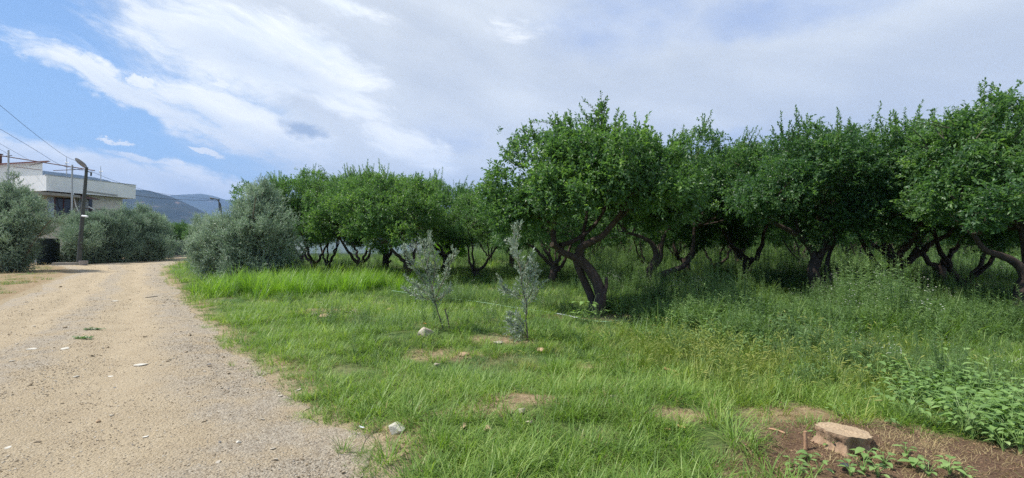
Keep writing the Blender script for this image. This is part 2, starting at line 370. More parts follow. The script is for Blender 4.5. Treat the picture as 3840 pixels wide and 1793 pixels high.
# ---- ground
def ground_mat():
    m, T, o = new_mat('ground_soil'); g = T.new('ShaderNodeNewGeometry'); pos = g.outputs['Position']
    n1 = T.noise(pos, .9, 5); n2 = T.noise(pos, 14, 6, .65); n3 = T.noise(pos, 60, 5, .7)
    soil = T.mix(T.sm(n2, .3, .7), (.17, .115, .065), (.33, .25, .15))
    soil = T.mix(T.sm(n3, .5, .72), soil, (.5, .41, .27))
    green = T.mix(T.sm(n2, .35, .65), (.045, .085, .022), (.10, .15, .04))
    at = T.new('ShaderNodeAttribute', attribute_name='green'); aw = T.new('ShaderNodeAttribute', attribute_name='humus')
    f = T.sm(T.m('ADD', at.outputs['Fac'], T.m('MULTIPLY', T.m('SUBTRACT', n1, .5), 1.0)), .3, .8)
    asd = T.new('ShaderNodeAttribute', attribute_name='sand'); sandc = T.mix(T.sm(n2, .3, .7), (.24, .185, .115), (.37, .30, .195)); sandc = T.mix(T.sm(n3, .55, .7), sandc, (.45, .38, .28))
    soil = T.mix(T.sm(T.m('ADD', asd.outputs['Fac'], T.m('MULTIPLY', T.m('SUBTRACT', n2, .5), .6)), .3, .7), soil, sandc)
    c = T.mix(f, soil, green)
    hum = T.mix(T.sm(n3, .35, .7), (.075, .044, .029), (.17, .105, .066)); hum = T.mix(T.sm(T.noise(pos, 110, 3), .62, .7), hum, (.35, .25, .15))
    c = T.mix(T.sm(T.m('ADD', aw.outputs['Fac'], T.m('MULTIPLY', T.m('SUBTRACT', n2, .5), .8)), .35, .7), c, hum)
    b = T.new('ShaderNodeBsdfPrincipled'); b.inputs['Roughness'].default_value = .95; b.inputs['Specular IOR Level'].default_value = .2
    T.put(b.inputs['Base Color'], c)
    bp = T.new('ShaderNodeBump'); bp.inputs['Strength'].default_value = .8; bp.inputs['Distance'].default_value = .03
    T.put(bp.inputs['Height'], T.m('ADD', n2, T.m('MULTIPLY', n3, .6))); T.l.new(bp.outputs[0], b.inputs['Normal'])
    T.l.new(b.outputs[0], o.inputs[0]); return m
_bare = [gp(2540, 1600) + (.32, .16, .3), gp(3230, 1690) + (.85, .55, 1), gp(3450, 1793) + (1.4, .7, 1), gp(3150, 1793) + (.6, .5, .9), gp(2990, 1590) + (.5, .35, .35), gp(3600, 1740) + (1.2, .45, 1), gp(2860, 1785) + (.4, .16, .8),
         gp(1200, 1185) + (.7, .5, 0), gp(1640, 1350) + (.5, .28, 0), gp(1940, 1545) + (.45, .22, 0), gp(2400, 1195) + (1.6, .5, .3), gp(1487, 1640) + (.2, .17, 0), gp(1900, 1300) + (.6, .3, 0), gp(2170, 1380) + (.3, .15, 0), gp(1790, 1590) + (.4, .12, 0)]
def bare(x, y):
    b = np.zeros_like(np.asarray(x, float))
    for cx_, cy_, a, c, hm in _bare: b = np.maximum(b, np.exp(-(((x - cx_) / a) ** 2 + ((y - cy_) / c) ** 2) ** 1.5))
    return b
def humus(x, y):
    b = np.zeros_like(np.asarray(x, float))
    for cx_, cy_, a, c, hm in _bare: b = np.maximum(b, hm * np.exp(-(((x - cx_) / a) ** 2 + ((y - cy_) / c) ** 2) ** 1.5))
    return b
rr = np.concatenate([[0.3], np.geomspace(.8, 60, 330), np.geomspace(63, 16000, 46)]); aa = np.linspace(0, 2 * np.pi, 481)[:-1]
RR, AA = np.meshgrid(rr, aa, indexing='ij'); X = RR * np.sin(AA); Y = RR * np.cos(AA); Z = H(X, Y)
V = np.stack([X, Y, Z], -1).reshape(-1, 3); na = len(aa); i, j = np.meshgrid(np.arange(len(rr) - 1), np.arange(na), indexing='ij')
jn = (j + 1) % na; Q = np.stack([i * na + j, (i + 1) * na + j, (i + 1) * na + jn, i * na + jn], -1).reshape(-1, 4)
V = np.concatenate([V, [[0, 0, float(H(0, 0))]]]); cT = np.stack([np.full(na, len(V) - 1), np.arange(na), (np.arange(na) + 1) % na], 1)
gx, gy = V[:, 0], V[:, 1]
gr = np.clip(ss(-.1, .8, gx - Redge(gy)) - .75 * bare(gx, gy), 0, 1); gr = np.where(gx < Redge(gy), .25 + .2 * ss(60, 100, np.hypot(gx, gy)), gr * .72)
gr = np.where((gx < Ledge(gy)) & (gy < 60), .35 * ss(.2, 1.5, Ledge(gy) - gx), gr); gr = np.where(np.hypot(gx, gy) > 70, .8, gr)
M['ground'] = ground_mat()
ground = tag(link('ground', mk_mesh('ground', V, [Q, cT], [M['ground']], {'green': gr, 'humus': humus(gx, gy), 'sand': (1 - ss(-.1, .55, gx - Redge(gy))) * (1 - ss(.0, .7, Ledge(gy) - gx)) * (gy > -12)}, smooth=True)), kind='structure')

# ---- road : a gravel sheet following both edges
def road_mat():
    m, T, o = new_mat('road_gravel'); g = T.new('ShaderNodeNewGeometry'); pos = g.outputs['Position']
    uvn = T.new('ShaderNodeUVMap'); s_ = T.new('ShaderNodeSeparateXYZ'); T.l.new(uvn.outputs[0], s_.inputs[0]); u = s_.outputs[0]
    n0 = T.noise(pos, .35, 4); n1 = T.noise(pos, 2.2, 5, .6); n2 = T.noise(pos, 22, 5, .65); n3 = T.noise(pos, 85, 4, .7)
    uw = T.m('ADD', u, T.m('MULTIPLY', T.m('SUBTRACT', n0, .5), .22))
    def band(c, wd): return T.sm(T.m('ABSOLUTE', T.m('SUBTRACT', uw, c)), wd, wd * .3)
    grav = mxn(T, band(.93, .16), band(.52, .10), band(.03, .14))
    grav = T.m('MULTIPLY', grav, T.sm(n1, .3, .62))
    sand = T.mix(T.sm(n1, .3, .7), (.37, .295, .20), (.46, .38, .265))
    sand = T.mix(T.sm(n2, .3, .75), sand, (.42, .34, .225))
    gr_ = T.mix(T.sm(n2, .3, .7), (.27, .23, .18), (.41, .36, .29))
    c = T.mix(T.m('MULTIPLY', grav, .85), sand, gr_)
    vo = T.new('ShaderNodeTexVoronoi'); vo.inputs['Scale'].default_value = 55; T.put(vo.inputs['Vector'], T.vm('ADD', pos, T.vm('SCALE', pos, None, 0.0)))
    vc = T.new('ShaderNodeSeparateXYZ'); T.l.new(vo.outputs['Color'], vc.inputs[0])
    c = T.mix(T.m('MULTIPLY', T.sm(vc.outputs[0], .62, .95), T.m('ADD', .15, T.m('MULTIPLY', grav, .4))), c, (.50, .45, .36))
    c = T.mix(T.m('MULTIPLY', T.sm(vc.outputs[1], .75, .98), T.m('ADD', .25, T.m('MULTIPLY', grav, .35))), c, (.15, .115, .08))
    c = T.mix(T.m('MULTIPLY', T.sm(n3, .58, .75), .5), c, (.25, .19, .12))
    b = T.new('ShaderNodeBsdfPrincipled'); b.inputs['Roughness'].default_value = .95; b.inputs['Specular IOR Level'].default_value = .15
    T.put(b.inputs['Base Color'], c)
    bp = T.new('ShaderNodeBump'); bp.inputs['Strength'].default_value = 1.0; bp.inputs['Distance'].default_value = .022
    hgt = T.m('ADD', T.m('MULTIPLY', n2, 1.2), T.m('SUBTRACT', T.m('MULTIPLY', n3, .7), T.m('MULTIPLY', vo.outputs['Distance'], .6)))
    T.put(bp.inputs['Height'], hgt); T.l.new(bp.outputs[0], b.inputs['Normal']); T.l.new(b.outputs[0], o.inputs[0]); return m
def mxn(T, *a):
    r = a[0]
    for b in a[1:]: r = T.m('MAXIMUM', r, b)
    return r
M['road'] = road_mat()
ys = np.concatenate([np.arange(-10, 1, .5), np.arange(1, 9, .05), np.arange(9, 26, .12), np.arange(26, 80, .4)]); us = np.linspace(0, 1, 141)
YY, UU = np.meshgrid(ys, us, indexing='ij')
Re = Redge(ys) + .5 * (fbm(ys, 0 * ys, 1.3, 7) - .5) + .25 * (fbm(ys, 0 * ys, 6, 8) - .5)
Le = Ledge(ys) + .8 * (fbm(ys, 0 * ys, .9, 9) - .5)
XX = Le[:, None] * (1 - UU) + Re[:, None] * UU
ZZ = H(XX, YY) + .006 + rut(UU) + .012 * (fbm(XX, YY, 3.5, 11) - .35) * np.minimum(1, np.minimum(UU, 1 - UU) * 12)
V = np.stack([XX, YY, ZZ], -1).reshape(-1, 3); i, j = np.meshgrid(np.arange(len(ys) - 1), np.arange(len(us) - 1), indexing='ij'); nu = len(us)
Q = np.stack([i * nu + j, i * nu + j + 1, (i + 1) * nu + j + 1, (i + 1) * nu + j], -1).reshape(-1, 4)
road = tag(link('road', mk_mesh('road', V, [Q], [M['road']], uv=np.stack([UU.ravel(), YY.ravel()], 1), smooth=True)), kind='structure')

# ------------------------------------------------------------------ hills
def hill_mat(name, c0, c1, rock, sc_=.004):
    m, T, o = new_mat(name); g = T.new('ShaderNodeNewGeometry'); pos = g.outputs['Position']
    n1 = T.noise(pos, sc_, 8, .65); n2 = T.noise(pos, sc_ * 3.5, 6, .6, 1.0)
    c = T.mix(T.sm(n1, .35, .65), c0, c1); c = T.mix(T.sm(n2, .60, .70), c, rock)
    b = T.new('ShaderNodeBsdfPrincipled'); b.inputs['Roughness'].default_value = 1; b.inputs['Specular IOR Level'].default_value = 0
    T.put(b.inputs['Base Color'], c); T.l.new(b.outputs[0], o.inputs[0]); return m
def hills(name, prof, D0, D1, mat, n=260, m_=40, rough=.10, o=20):
    px = np.array([p[0] for p in prof], float); py = np.array([p[1] for p in prof], float)
    xs = np.linspace(px[0], px[-1], n); ht = np.interp(xs, px, py); ht = ht + 5 * (fbm(xs, 0 * xs, .02, o, 4) - .5)
    t = np.linspace(0, 1.6, m_); XS, TT = np.meshgrid(xs, t, indexing='ij'); HT = np.repeat(ht[:, None], m_, 1)
    ridge = D1; dep = D0 + (D1 - D0) * TT
    top = (HOR - HT) / F * ridge
    shape = np.where(TT <= 1, ss(0, 1.0, TT) * .55 + TT * .45, 1 - ss(1, 1.6, TT))
    X = (XS - CX) / F * dep; 
    nz = fbm(X, dep, .0022, o + 3, 5) - .5
    Z = top * shape + top * rough * 4 * nz * np.clip(TT * (1 - TT) * 4, 0, 1) 
    Z = np.minimum(Z, np.where(TT < 1, .97, 1.1) * top * dep / ridge + .02 * top) - 1
    V = np.stack([X, dep, Z], -1).reshape(-1, 3); i, j = np.meshgrid(np.arange(n - 1), np.arange(m_ - 1), indexing='ij')
    Q = np.stack([i * m_ + j, (i + 1) * m_ + j, (i + 1) * m_ + j + 1, i * m_ + j + 1], -1).reshape(-1, 4)
    return tag(link(name, mk_mesh(name, V, [Q], [mat], smooth=True)), kind='structure')
hills('hills', [(-900, 640), (-500, 575), (-200, 590), (0, 612), (120, 630), (200, 640), (300, 652), (400, 672), (500, 706), (560, 712), (620, 728), (680, 752), (740, 780), (800, 810), (870, 850), (940, 895)],
      2300, 3600, hill_mat('hill_scrub', (.012, .022, .018), (.035, .042, .03), (.16, .115, .085)))
hills('hills', [(380, 760), (480, 748), (560, 738), (640, 731), (700, 726), (760, 725), (800, 733), (850, 747), (900, 752), (960, 752), (1040, 745), (1110, 737), (1160, 742), (1300, 760), (1500, 790), (2000, 800), (2600, 820), (3200, 800), (4000, 820), (4800, 880)],
      5200, 7600, hill_mat('far_hill', (.02, .035, .03), (.04, .055, .04), (.12, .11, .09), .0018), rough=.06, o=40)

# ------------------------------------------------------------------ citrus trees
def bez(a, b, c, n=8, wob=0.0, rng=None):
    t = np.linspace(0, 1, n)[:, None]; p = (1 - t) ** 2 * a + 2 * t * (1 - t) * b + t * t * c
    if wob: p[1:-1] += rng.normal(0, wob, (n - 2, 3))
    return p
def rand_dirs(rng, n):
    return nrm(rng.normal(size=(n, 3)))
def spray_leaves(S, rng, base, axis, nl, sl, ll, lw, tint, m=0, spread=.9, jit=.25):
    """base (n,3), axis (n,3): nl leaves along each spray of length sl"""
    n = len(base); t = (np.arange(nl) + .5) / nl
    p = base[:, None, :] + axis[:, None, :] * (sl if np.isscalar(sl) else sl[:, None, None]) * t[None, :, None]
    pr = rand_dirs(rng, n * nl).reshape(n, nl, 3); ax = np.repeat(axis[:, None, :], nl, 1)
    pr = nrm(pr - ax * np.sum(pr * ax, -1, keepdims=True))
    d = nrm(ax * (1 - .25 * spread) + pr * spread + rng.normal(0, jit, (n, nl, 3)) * .5)
    nr = nrm(np.array([0, 0, 1.]) * 1.0 + rng.normal(0, .55, (n, nl, 3)))
    s = rng.uniform(.7, 1.25, n * nl)
    ti = np.repeat(np.broadcast_to(tint, (n,)), nl) + rng.normal(0, .16, n * nl)
    S.leaves(p.reshape(-1, 3), d.reshape(-1, 3), nr.reshape(-1, 3), ll * s, lw * s, np.clip(ti, 0, 1), m=m)
def shoot(S, rng, p0, p1, r=.007, nl=16, ll=.085, lw=.036, tint=.6, bend=.08):
    p0 = np.asarray(p0, float); p1 = np.asarray(p1, float); L = np.linalg.norm(p1 - p0)
    pts = bez(p0, (p0 + p1) / 2 + rng.normal(0, bend * L, 3), p1, 7)
    S.tube(pts, np.linspace(r, r * .3, 7), 4, m=1)
    t = np.linspace(.12, 1, nl); q = np.stack([np.interp(t, np.linspace(0, 1, 7), pts[:, k]) for k in range(3)], 1)
    ax = nrm(p1 - p0)[None]; pr = rand_dirs(rng, nl); pr = nrm(pr - ax * np.sum(pr * ax, -1, keepdims=True))
    d = nrm(ax * .75 + pr * .8); d[-2:] = nrm(ax + pr[-2:] * .3)
    s = rng.uniform(.75, 1.2, nl) * (1 - .3 * t)
    S.leaves(q, d, nrm(np.array([0, 0, 1.]) + rng.normal(0, .5, (nl, 3))), ll * s, lw * s, np.clip(tint + rng.normal(0, .15, nl), 0, 1))
def crown(rng, c, rad, nlobe=52, nspray=7200, nl=8, shoots=72, ll=.096, lw=.044, tint=.36, low=-.05, extra=(), sprl=.2, shl=(.2, .75)):
    S = Soup(); c = np.asarray(c, float); rad = np.asarray(rad, float)
    # lobes spread evenly over the ellipsoid (golden spiral), flat underside
    k = np.arange(nlobe) + .5; zz = 1 - k / nlobe * (1.45 - low); ph = k * 2.39996 + rng.random() * 6; rxy = np.sqrt(np.clip(1 - zz ** 2, 0, 1))
    d = np.stack([rxy * np.cos(ph), rxy * np.sin(ph), zz], 1)
    und = 1 + .16 * np.sin(ph * 2 + rng.random() * 6) * rxy + .12 * np.sin(ph * 3 + rng.random() * 6)
    q = c + d * rad * (rng.uniform(.55, .90, nlobe) * und)[:, None] + rng.normal(0, .16, (nlobe, 3))
    r = rng.uniform(.13, .33, nlobe) * (rad[0] + rad[1]) / 2
    keepl = rng.random(nlobe) > .08; q, r = q[keepl], r[keepl]
    for (ex, ey, ez, er) in extra: q = np.vstack([q, [ex, ey, ez]]); r = np.append(r, er)
    wgt = r ** 2 / np.sum(r ** 2); li = rng.choice(len(q), nspray, p=wgt)
    dd = rand_dirs(rng, nspray); outw = nrm((q - c) / rad)[li]
    flip = np.sum(dd * outw, 1) < -.35; dd[flip] *= -1
    hgt = rng.uniform(.55, 1.08, nspray) ** .7
    lump = 1 + .16 * np.sin(dd[:, 0] * 7 + li) * np.sin(dd[:, 1] * 8 + li * 2) * np.sin(dd[:, 2] * 6)
    sc3 = np.array([1, 1, .82])
    base = q[li] + dd * (r[li] * hgt * lump)[:, None] * sc3
    cc_ = base[rng.integers(0, nspray, nspray // 14)]; gi_ = rng.integers(0, len(cc_), nspray); near = cc_[gi_] + rng.normal(0, .13, (nspray, 3)); mixk = rng.random(nspray) < .55; base[mixk] = near[mixk]; outw = nrm((base - c) / rad)
    dl_ = np.linalg.norm(base[:, None, :] - q[None], axis=2) / r[None]; lone = dl_.min(1) > 1.75; base[lone] = (q[li] + dd * r[li][:, None] * .5)[lone]
    ax = nrm(dd * .75 + outw * .35 + np.array([0, 0, .38]) + rng.normal(0, .38, (nspray, 3)))
    lt = rng.normal(0, .10, len(q))
    ti = tint + np.where(mixk, rng.normal(0, .14, len(cc_))[gi_], 0) + lt[li] + .20 * (rng.random(nspray) < .12) + rng.normal(0, .06, nspray)
    spray_leaves(S, rng, base - ax * sprl * .5, ax, nl, sprl, ll, lw, ti)
    # a few bare twigs inside
    for i in range(len(q)):
        for _ in range(3):
            e = q[i] + rand_dirs(rng, 1)[0] * r[i] * .9 * sc3
            S.tube(bez(q[i], (q[i] + e) / 2 + rng.normal(0, .06, 3), e, 4), [.010, .008, .006, .004], 4, m=1)
    tops = [i for i in range(len(q)) if q[i][2] > c[2] + rad[2] * .35] or [0]
    for si in range(shoots):
        if si % 3 == 0: ti_ = tops[rng.integers(0, len(tops))]
        if rng.random() < .9:
            p = q[ti_] + np.array([rng.normal(0, .14), rng.normal(0, .14), r[ti_] * .7]); L = rng.uniform(*shl); o3 = (p - c) / rad
            dr = nrm(np.array([o3[0] * .5, o3[1] * .5, 1.]) + rng.normal(0, .2, 3)); shoot(S, rng, p - dr * .1, p + dr * L, nl=int(14 + L * 46), ll=ll, lw=lw, tint=tint + .12); continue
        a = rng.random() * 6.283; u = rng.random() ** .6 * .85
        p = c + np.array([math.cos(a) * u * rad[0], math.sin(a) * u * rad[1], 0]); p[2] = c[2] + rad[2] * math.sqrt(1 - u * u) * .98
        L = rng.uniform(*shl); dr = nrm(np.array([math.cos(a) * .45 * u, math.sin(a) * .45 * u, 1.]) + rng.normal(0, .22, 3))
        shoot(S, rng, p - dr * .15, p + dr * L, nl=int(9 + L * 22), ll=ll, lw=lw)
    return S, q, r
def trunk(rng, c, rad, q, base_r=.14, fork=.75, nlimb=4, lean=(0, 0), paths=None, stubs=1, sides=9, up=None):
    S = Soup(); c = np.asarray(c, float); ends = []
    if paths:
        for pts, r0, r1, cap in paths:
            p = smooth_path(pts, 5); S.tube(p, np.linspace(r0, r1, len(p)), sides, cap=cap, rough=.12, rng=rng)
            ends.append((p, np.linspace(r0, r1, len(p))))
        limbs = ends[1:] if len(ends) > 1 else ends
    else:
        f = np.array([lean[0], lean[1], fork]); mid = f * .5 + np.append(rng.normal(0, .05, 2), 0)
        p = smooth_path([np.array([0, 0, -.15]), np.array([0, 0, .08]), mid, f], 5); n = len(p)
        rr_ = np.interp(np.linspace(0, 1, n), [0, .2, .35, .8, 1], [1.6, 1.25, 1.02, 1.0, 1.15]) * base_r
        S.tube(p, rr_, sides + 3, rough=.14, rng=rng, cap=0)
        limbs = []; a0 = rng.random() * 6.28
        for i in range(nlimb):
            a = a0 + i * 6.283 / nlimb + rng.normal(0, .25); k = rng.uniform(.38, .55)
            e = c + np.array([math.cos(a) * rad[0] * k, math.sin(a) * rad[1] * k, -rad[2] * rng.uniform(-.1, .45)])
            st = f - np.array([0, 0, rng.uniform(.02, .2)]); ctl = st + np.array([math.cos(a) * .55, math.sin(a) * .55, rng.uniform(.12, .45)])
            pl = bez(st, ctl, e, 12, .035, rng); rl = np.linspace(base_r * rng.uniform(.5, .72), .032, 12)
            S.tube(pl, rl, sides, rough=.12, rng=rng); limbs.append((pl, rl))
        for _ in range(stubs):
            a = rng.random() * 6.28; h = rng.uniform(.5, .95)
            st = p[int(n * h) - 1]; e = st + np.array([math.cos(a) * .28, math.sin(a) * .28, .22])
            S.tube(bez(st, (st + e) / 2 + np.array([0, 0, -.04]), e, 5), [.06, .058, .055, .05, .05], 8, cap=1, rough=.1, rng=rng)
    # secondary branches out to every lobe of foliage
    for qi in q:
        best = None
        for pl, rl in limbs:
            n = len(pl); s0 = int(n * .35)
            dd = np.linalg.norm(pl[s0:] - qi, axis=1) + rng.random() * .25; k = int(np.argmin(dd))
            if best is None or dd[k] < best[0]: best = (dd[k], pl[s0 + k], rl[s0 + k])
        _, st, r0 = best; r0 = min(r0 * .75, .045)
        ctl = (st + qi) / 2 + np.array([0, 0, -.12]) + rng.normal(0, .16, 3)
        S.tube(bez(st, ctl, qi, 7, .03, rng), np.linspace(r0, .011, 7), 6, rough=.08, rng=rng)
    return S
CROWN_V = []
def tree_variant(i, rad=(2.7, 2.6, 1.6), cz=2.85, **kw):
    rng = np.random.default_rng(100 + i); c = np.array([0, 0, cz]) + np.append(rng.normal(0, .2, 2), 0)
    tk = {k: kw.pop(k) for k in list(kw) if k in ('base_r', 'fork', 'nlimb', 'lean', 'stubs')}
    S, q, r = crown(rng, c, rad, **kw); me = S.mesh('crown', [M['citrus'], M['twig']])
    tm = trunk(rng, c, rad, q, **tk).mesh('trunk', [M['bark'], M['cut']], smooth=True)
    return me, tm
VAR = [tree_variant(0), tree_variant(1, fork=.55, nlimb=3, lean=(.25, .1)), tree_variant(2, rad=(2.4, 2.5, 1.7), cz=2.9, fork=1.0, nlimb=3, base_r=.16),
       tree_variant(3, fork=.45, nlimb=4, lean=(-.2, 0)), tree_variant(4, rad=(2.9, 2.6, 1.5), cz=2.8, fork=.85, nlimb=4, lean=(.1, -.2), base_r=.17)]
def put_tree(v, x, y, label, rz=0, s=1.0, group='citrus trees of the orchard', sz=None):
    t = thing('citrus_tree', label, 'citrus tree', (x, y, float(H(x, y)) - .03), rz, group)
    t.scale = (s, s, sz or s)
    link('trunk', VAR[v][1], t); link('crown', VAR[v][0], t); return t
placed = []
# --- the near tree with the twisting trunk, modelled limb by limb
DA = 10.3
bA = P(2243, 1188, DA); bA[2] = float(H(bA[0], bA[1]))
def LA(px, py, dy=0.0, d=DA, b=bA): return P(px, py, d + dy) - b
rngA = np.random.default_rng(7)
tA = thing('citrus_tree', 'large citrus tree with leaning twisted trunk and tall shoots on top', 'citrus tree', bA, 0, 'citrus trees of the orchard')
cA_ = LA(2250, 715, .2); rA = np.array([2.2, 2.1, .92])
S, q, r = crown(rngA, cA_, rA, nlobe=54, nspray=8600, shoots=26, shl=(.15, .45), extra=[tuple(LA(1960, 760, -.2)) + (.55,), tuple(LA(1880, 770, 0)) + (.5,), tuple(LA(1930, 830, .2)) + (.4,), tuple(LA(2450, 790, .4)) + (.5,), tuple(LA(2560, 700, .2)) + (.6,), tuple(LA(1900, 690, 0)) + (.5,), tuple(LA(2500, 720, .1)) + (.6,), tuple(LA(2130, 560, 0)) + (.45,), tuple(LA(2250, 520, 0)) + (.35,), tuple(LA(2246, 455, 0)) + (.2,), tuple(LA(2225, 500, .1)) + (.28,), tuple(LA(2105, 500, -.1)) + (.18,), tuple(LA(2060, 545, 0)) + (.24,), tuple(LA(2256, 410, 0)) + (.12,), tuple(LA(2400, 545, 0)) + (.3,), tuple(LA(2540, 560, 0)) + (.22,)])
for a, b_ in (((2250, 540), (2253, 345)), ((2235, 500), (2185, 372)), ((2250, 450), (2272, 368)), ((2240, 520), (2160, 425)), ((2255, 470), (2278, 420)), ((2160, 570), (2075, 425)), ((2110, 500), (1990, 462)), ((2120, 520), (2140, 445)),
              ((2060, 590), (1998, 480)), ((2090, 500), (2060, 430)), ((2050, 600), (2035, 530)), ((2310, 560), (2305, 440)), ((2330, 540), (2345, 500)), ((2380, 550), (2395, 465)), ((2420, 540), (2418, 480)), ((2520, 570), (2572, 490)), ((2530, 600), (2588, 530)), ((1930, 620), (1890, 560)),
              ((2240, 560), (2215, 440)), ((2270, 560), (2290, 470)), ((2450, 560), (2455, 505)), ((2200, 560), (2195, 470))):
    
    for _k in range(3 if a[1] - b_[1] > 100 else 2): shoot(S, rngA, LA(a[0] + rngA.normal(0, 12), a[1], rngA.normal(0, .2)), LA(b_[0] + rngA.normal(0, 13) * (_k > 0), b_[1] + 22 * _k, rngA.normal(0, .2)), r=.009, nl=int(12 + math.dist(a, b_) * .17), ll=.105, lw=.046, tint=.45)
link('crown', S.mesh('crown', [M['citrus'], M['twig']]), tA)
pA = [([LA(2243, 1215), LA(2246, 1170), LA(2254, 1115), LA(2240, 1055, .05), LA(2200, 995, .1), LA(2155, 960, .1)], .15, .10, None),
      ([LA(2222, 1190, .12), LA(2222, 1130, .2), LA(2196, 1065, .25), LA(2172, 1010, .2), LA(2155, 962, .12)], .085, .07, None),
      ([LA(2165, 968, .1), LA(2108, 945, 0), LA(2080, 915, -.1), LA(2075, 860, -.1), LA(2084, 800, 0), LA(2080, 730, .1), LA(2050, 640, .1)], .082, .03, None),
      ([LA(2100, 935, 0), LA(2083, 922, -.18), LA(2069, 916, -.3)], .06, .055, 1),
      ([LA(2165, 975, .1), LA(2178, 930, .05), LA(2215, 908, -.1), LA(2262, 882, -.25), LA(2300, 838, -.35), LA(2345, 800, -.4), LA(2420, 770, -.3), LA(2490, 710, -.1)], .088, .032, None),
      ([LA(2100, 920, .1), LA(2150, 905, .3), LA(2200, 872, .4), LA(2240, 830, .5), LA(2275, 765, .5), LA(2285, 680, .4)], .06, .03, None),
      ([LA(2180, 965, .1), LA(2184, 900, .4), LA(2190, 860, .5), LA(2200, 790, .7), LA(2170, 690, .9)], .055, .03, None),
      ([LA(2300, 838, -.35), LA(2320, 810, -.45), LA(2345, 770, -.5), LA(2385, 690, -.4)], .05, .025, None),
      ([LA(2078, 850, -.1), LA(2045, 825, -.3), LA(1995, 812, -.4), LA(1955, 780, -.4)], .04, .02, None),
      ([LA(2250, 1140, -.1), LA(2272, 1080, -.08), LA(2274, 1040, 0)], .05, .03, 1)]
link('trunk', trunk(rngA, cA_, rA, q, paths=pA).mesh('trunk', [M['bark'], M['cut']], smooth=True), tA)
placed.append((bA[0], bA[1]))
# --- tree with stout forked bole and a sawn stub on its right
DC = 13.2
bC = P(3075, 1125, DC); bC[2] = float(H(bC[0], bC[1])); rngC = np.random.default_rng(8)
LC = lambda px, py, dy=0.0: P(px, py, DC + dy) - bC
tC = thing('citrus_tree', 'citrus tree with stout forked trunk and a sawn stub low on its right side', 'citrus tree', bC, 0, 'citrus trees of the orchard')
cC_ = LC(3060, 730, .2); rC = np.array([2.75, 2.3, 1.35])
S, q, r = crown(rngC, cC_, rC, nlobe=54, nspray=9000, shoots=50, shl=(.3, .8), tint=.38)
link('crown', S.mesh('crown', [M['citrus'], M['twig']]), tC)
pC = [([LC(3068, 1160), LC(3070, 1110), LC(3060, 1060), LC(3048, 1015), LC(3060, 970)], .20, .15, None),
      ([LC(3060, 1000), LC(3055, 960, 0), LC(3035, 925), LC(2995, 885, -.1), LC(2930, 850, -.2), LC(2860, 820, -.2)], .12, .04, None),
      ([LC(3060, 1000), LC(3080, 950), LC(3110, 915, .1), LC(3125, 880, .1), LC(3180, 850), LC(3240, 810)], .11, .04, None),
      ([LC(3075, 1090), LC(3100, 1060), LC(3120, 1035), LC(3142, 1020), LC(3150, 1012)], .12, .085, 1),
      ([LC(3095, 1070, .2), LC(3100, 1000, .3), LC(3110, 950, .4), LC(3130, 900, .5), LC(3120, 820, .5)], .07, .035, None),
      ([LC(3075, 965, -.1), LC(3085, 925, -.25), LC(3090, 890, -.3), LC(3060, 830, -.4)], .06, .03, None),
      ([LC(3000, 890, -.1), LC(2990, 850, 0), LC(2980, 800, .1)], .05, .03, None)]
link('trunk', trunk(rngC, cC_, rC, q, paths=pC).mesh('trunk', [M['bark'], M['cut']], smooth=True), tC)
placed.append((bC[0], bC[1]))
# --- tree with a long low limb reaching right
DB = 15.5
bB = P(2442, 1095, DB); bB[2] = float(H(bB[0], bB[1])); rngB = np.random.default_rng(9)
LB = lambda px, py, dy=0.0: P(px, py, DB + dy) - bB
tB = thing('citrus_tree', 'citrus tree with a long low limb curving out to the right above the weeds', 'citrus tree', bB, 0, 'citrus trees of the orchard')
cB_ = LB(2560, 730, .2); rB = np.array([2.7, 2.3, 1.35])
S, q, r = crown(rngB, cB_, rB, nlobe=52, nspray=8200, shoots=44)
link('crown', S.mesh('crown', [M['citrus'], M['twig']]), tB)
pB = [([LB(2440, 1120), LB(2440, 1080), LB(2438, 1040), LB(2440, 1005)], .19, .14, None),
      ([LB(2442, 1060), LB(2475, 1035), LB(2520, 1015), LB(2560, 1000), LB(2590, 965), LB(2600, 920), LB(2605, 850)], .11, .05, None),
      ([LB(2438, 1010), LB(2460, 965), LB(2450, 920), LB(2420, 895), LB(2380, 880), LB(2340, 870)], .11, .04, None),
      ([LB(2445, 1010), LB(2475, 970), LB(2480, 920), LB(2500, 870), LB(2540, 845)], .10, .04, None)]
link('trunk', trunk(rngB, cB_, rB, q, paths=pB).mesh('trunk', [M['bark'], M['cut']], smooth=True), tB)
placed.append((bB[0], bB[1]))
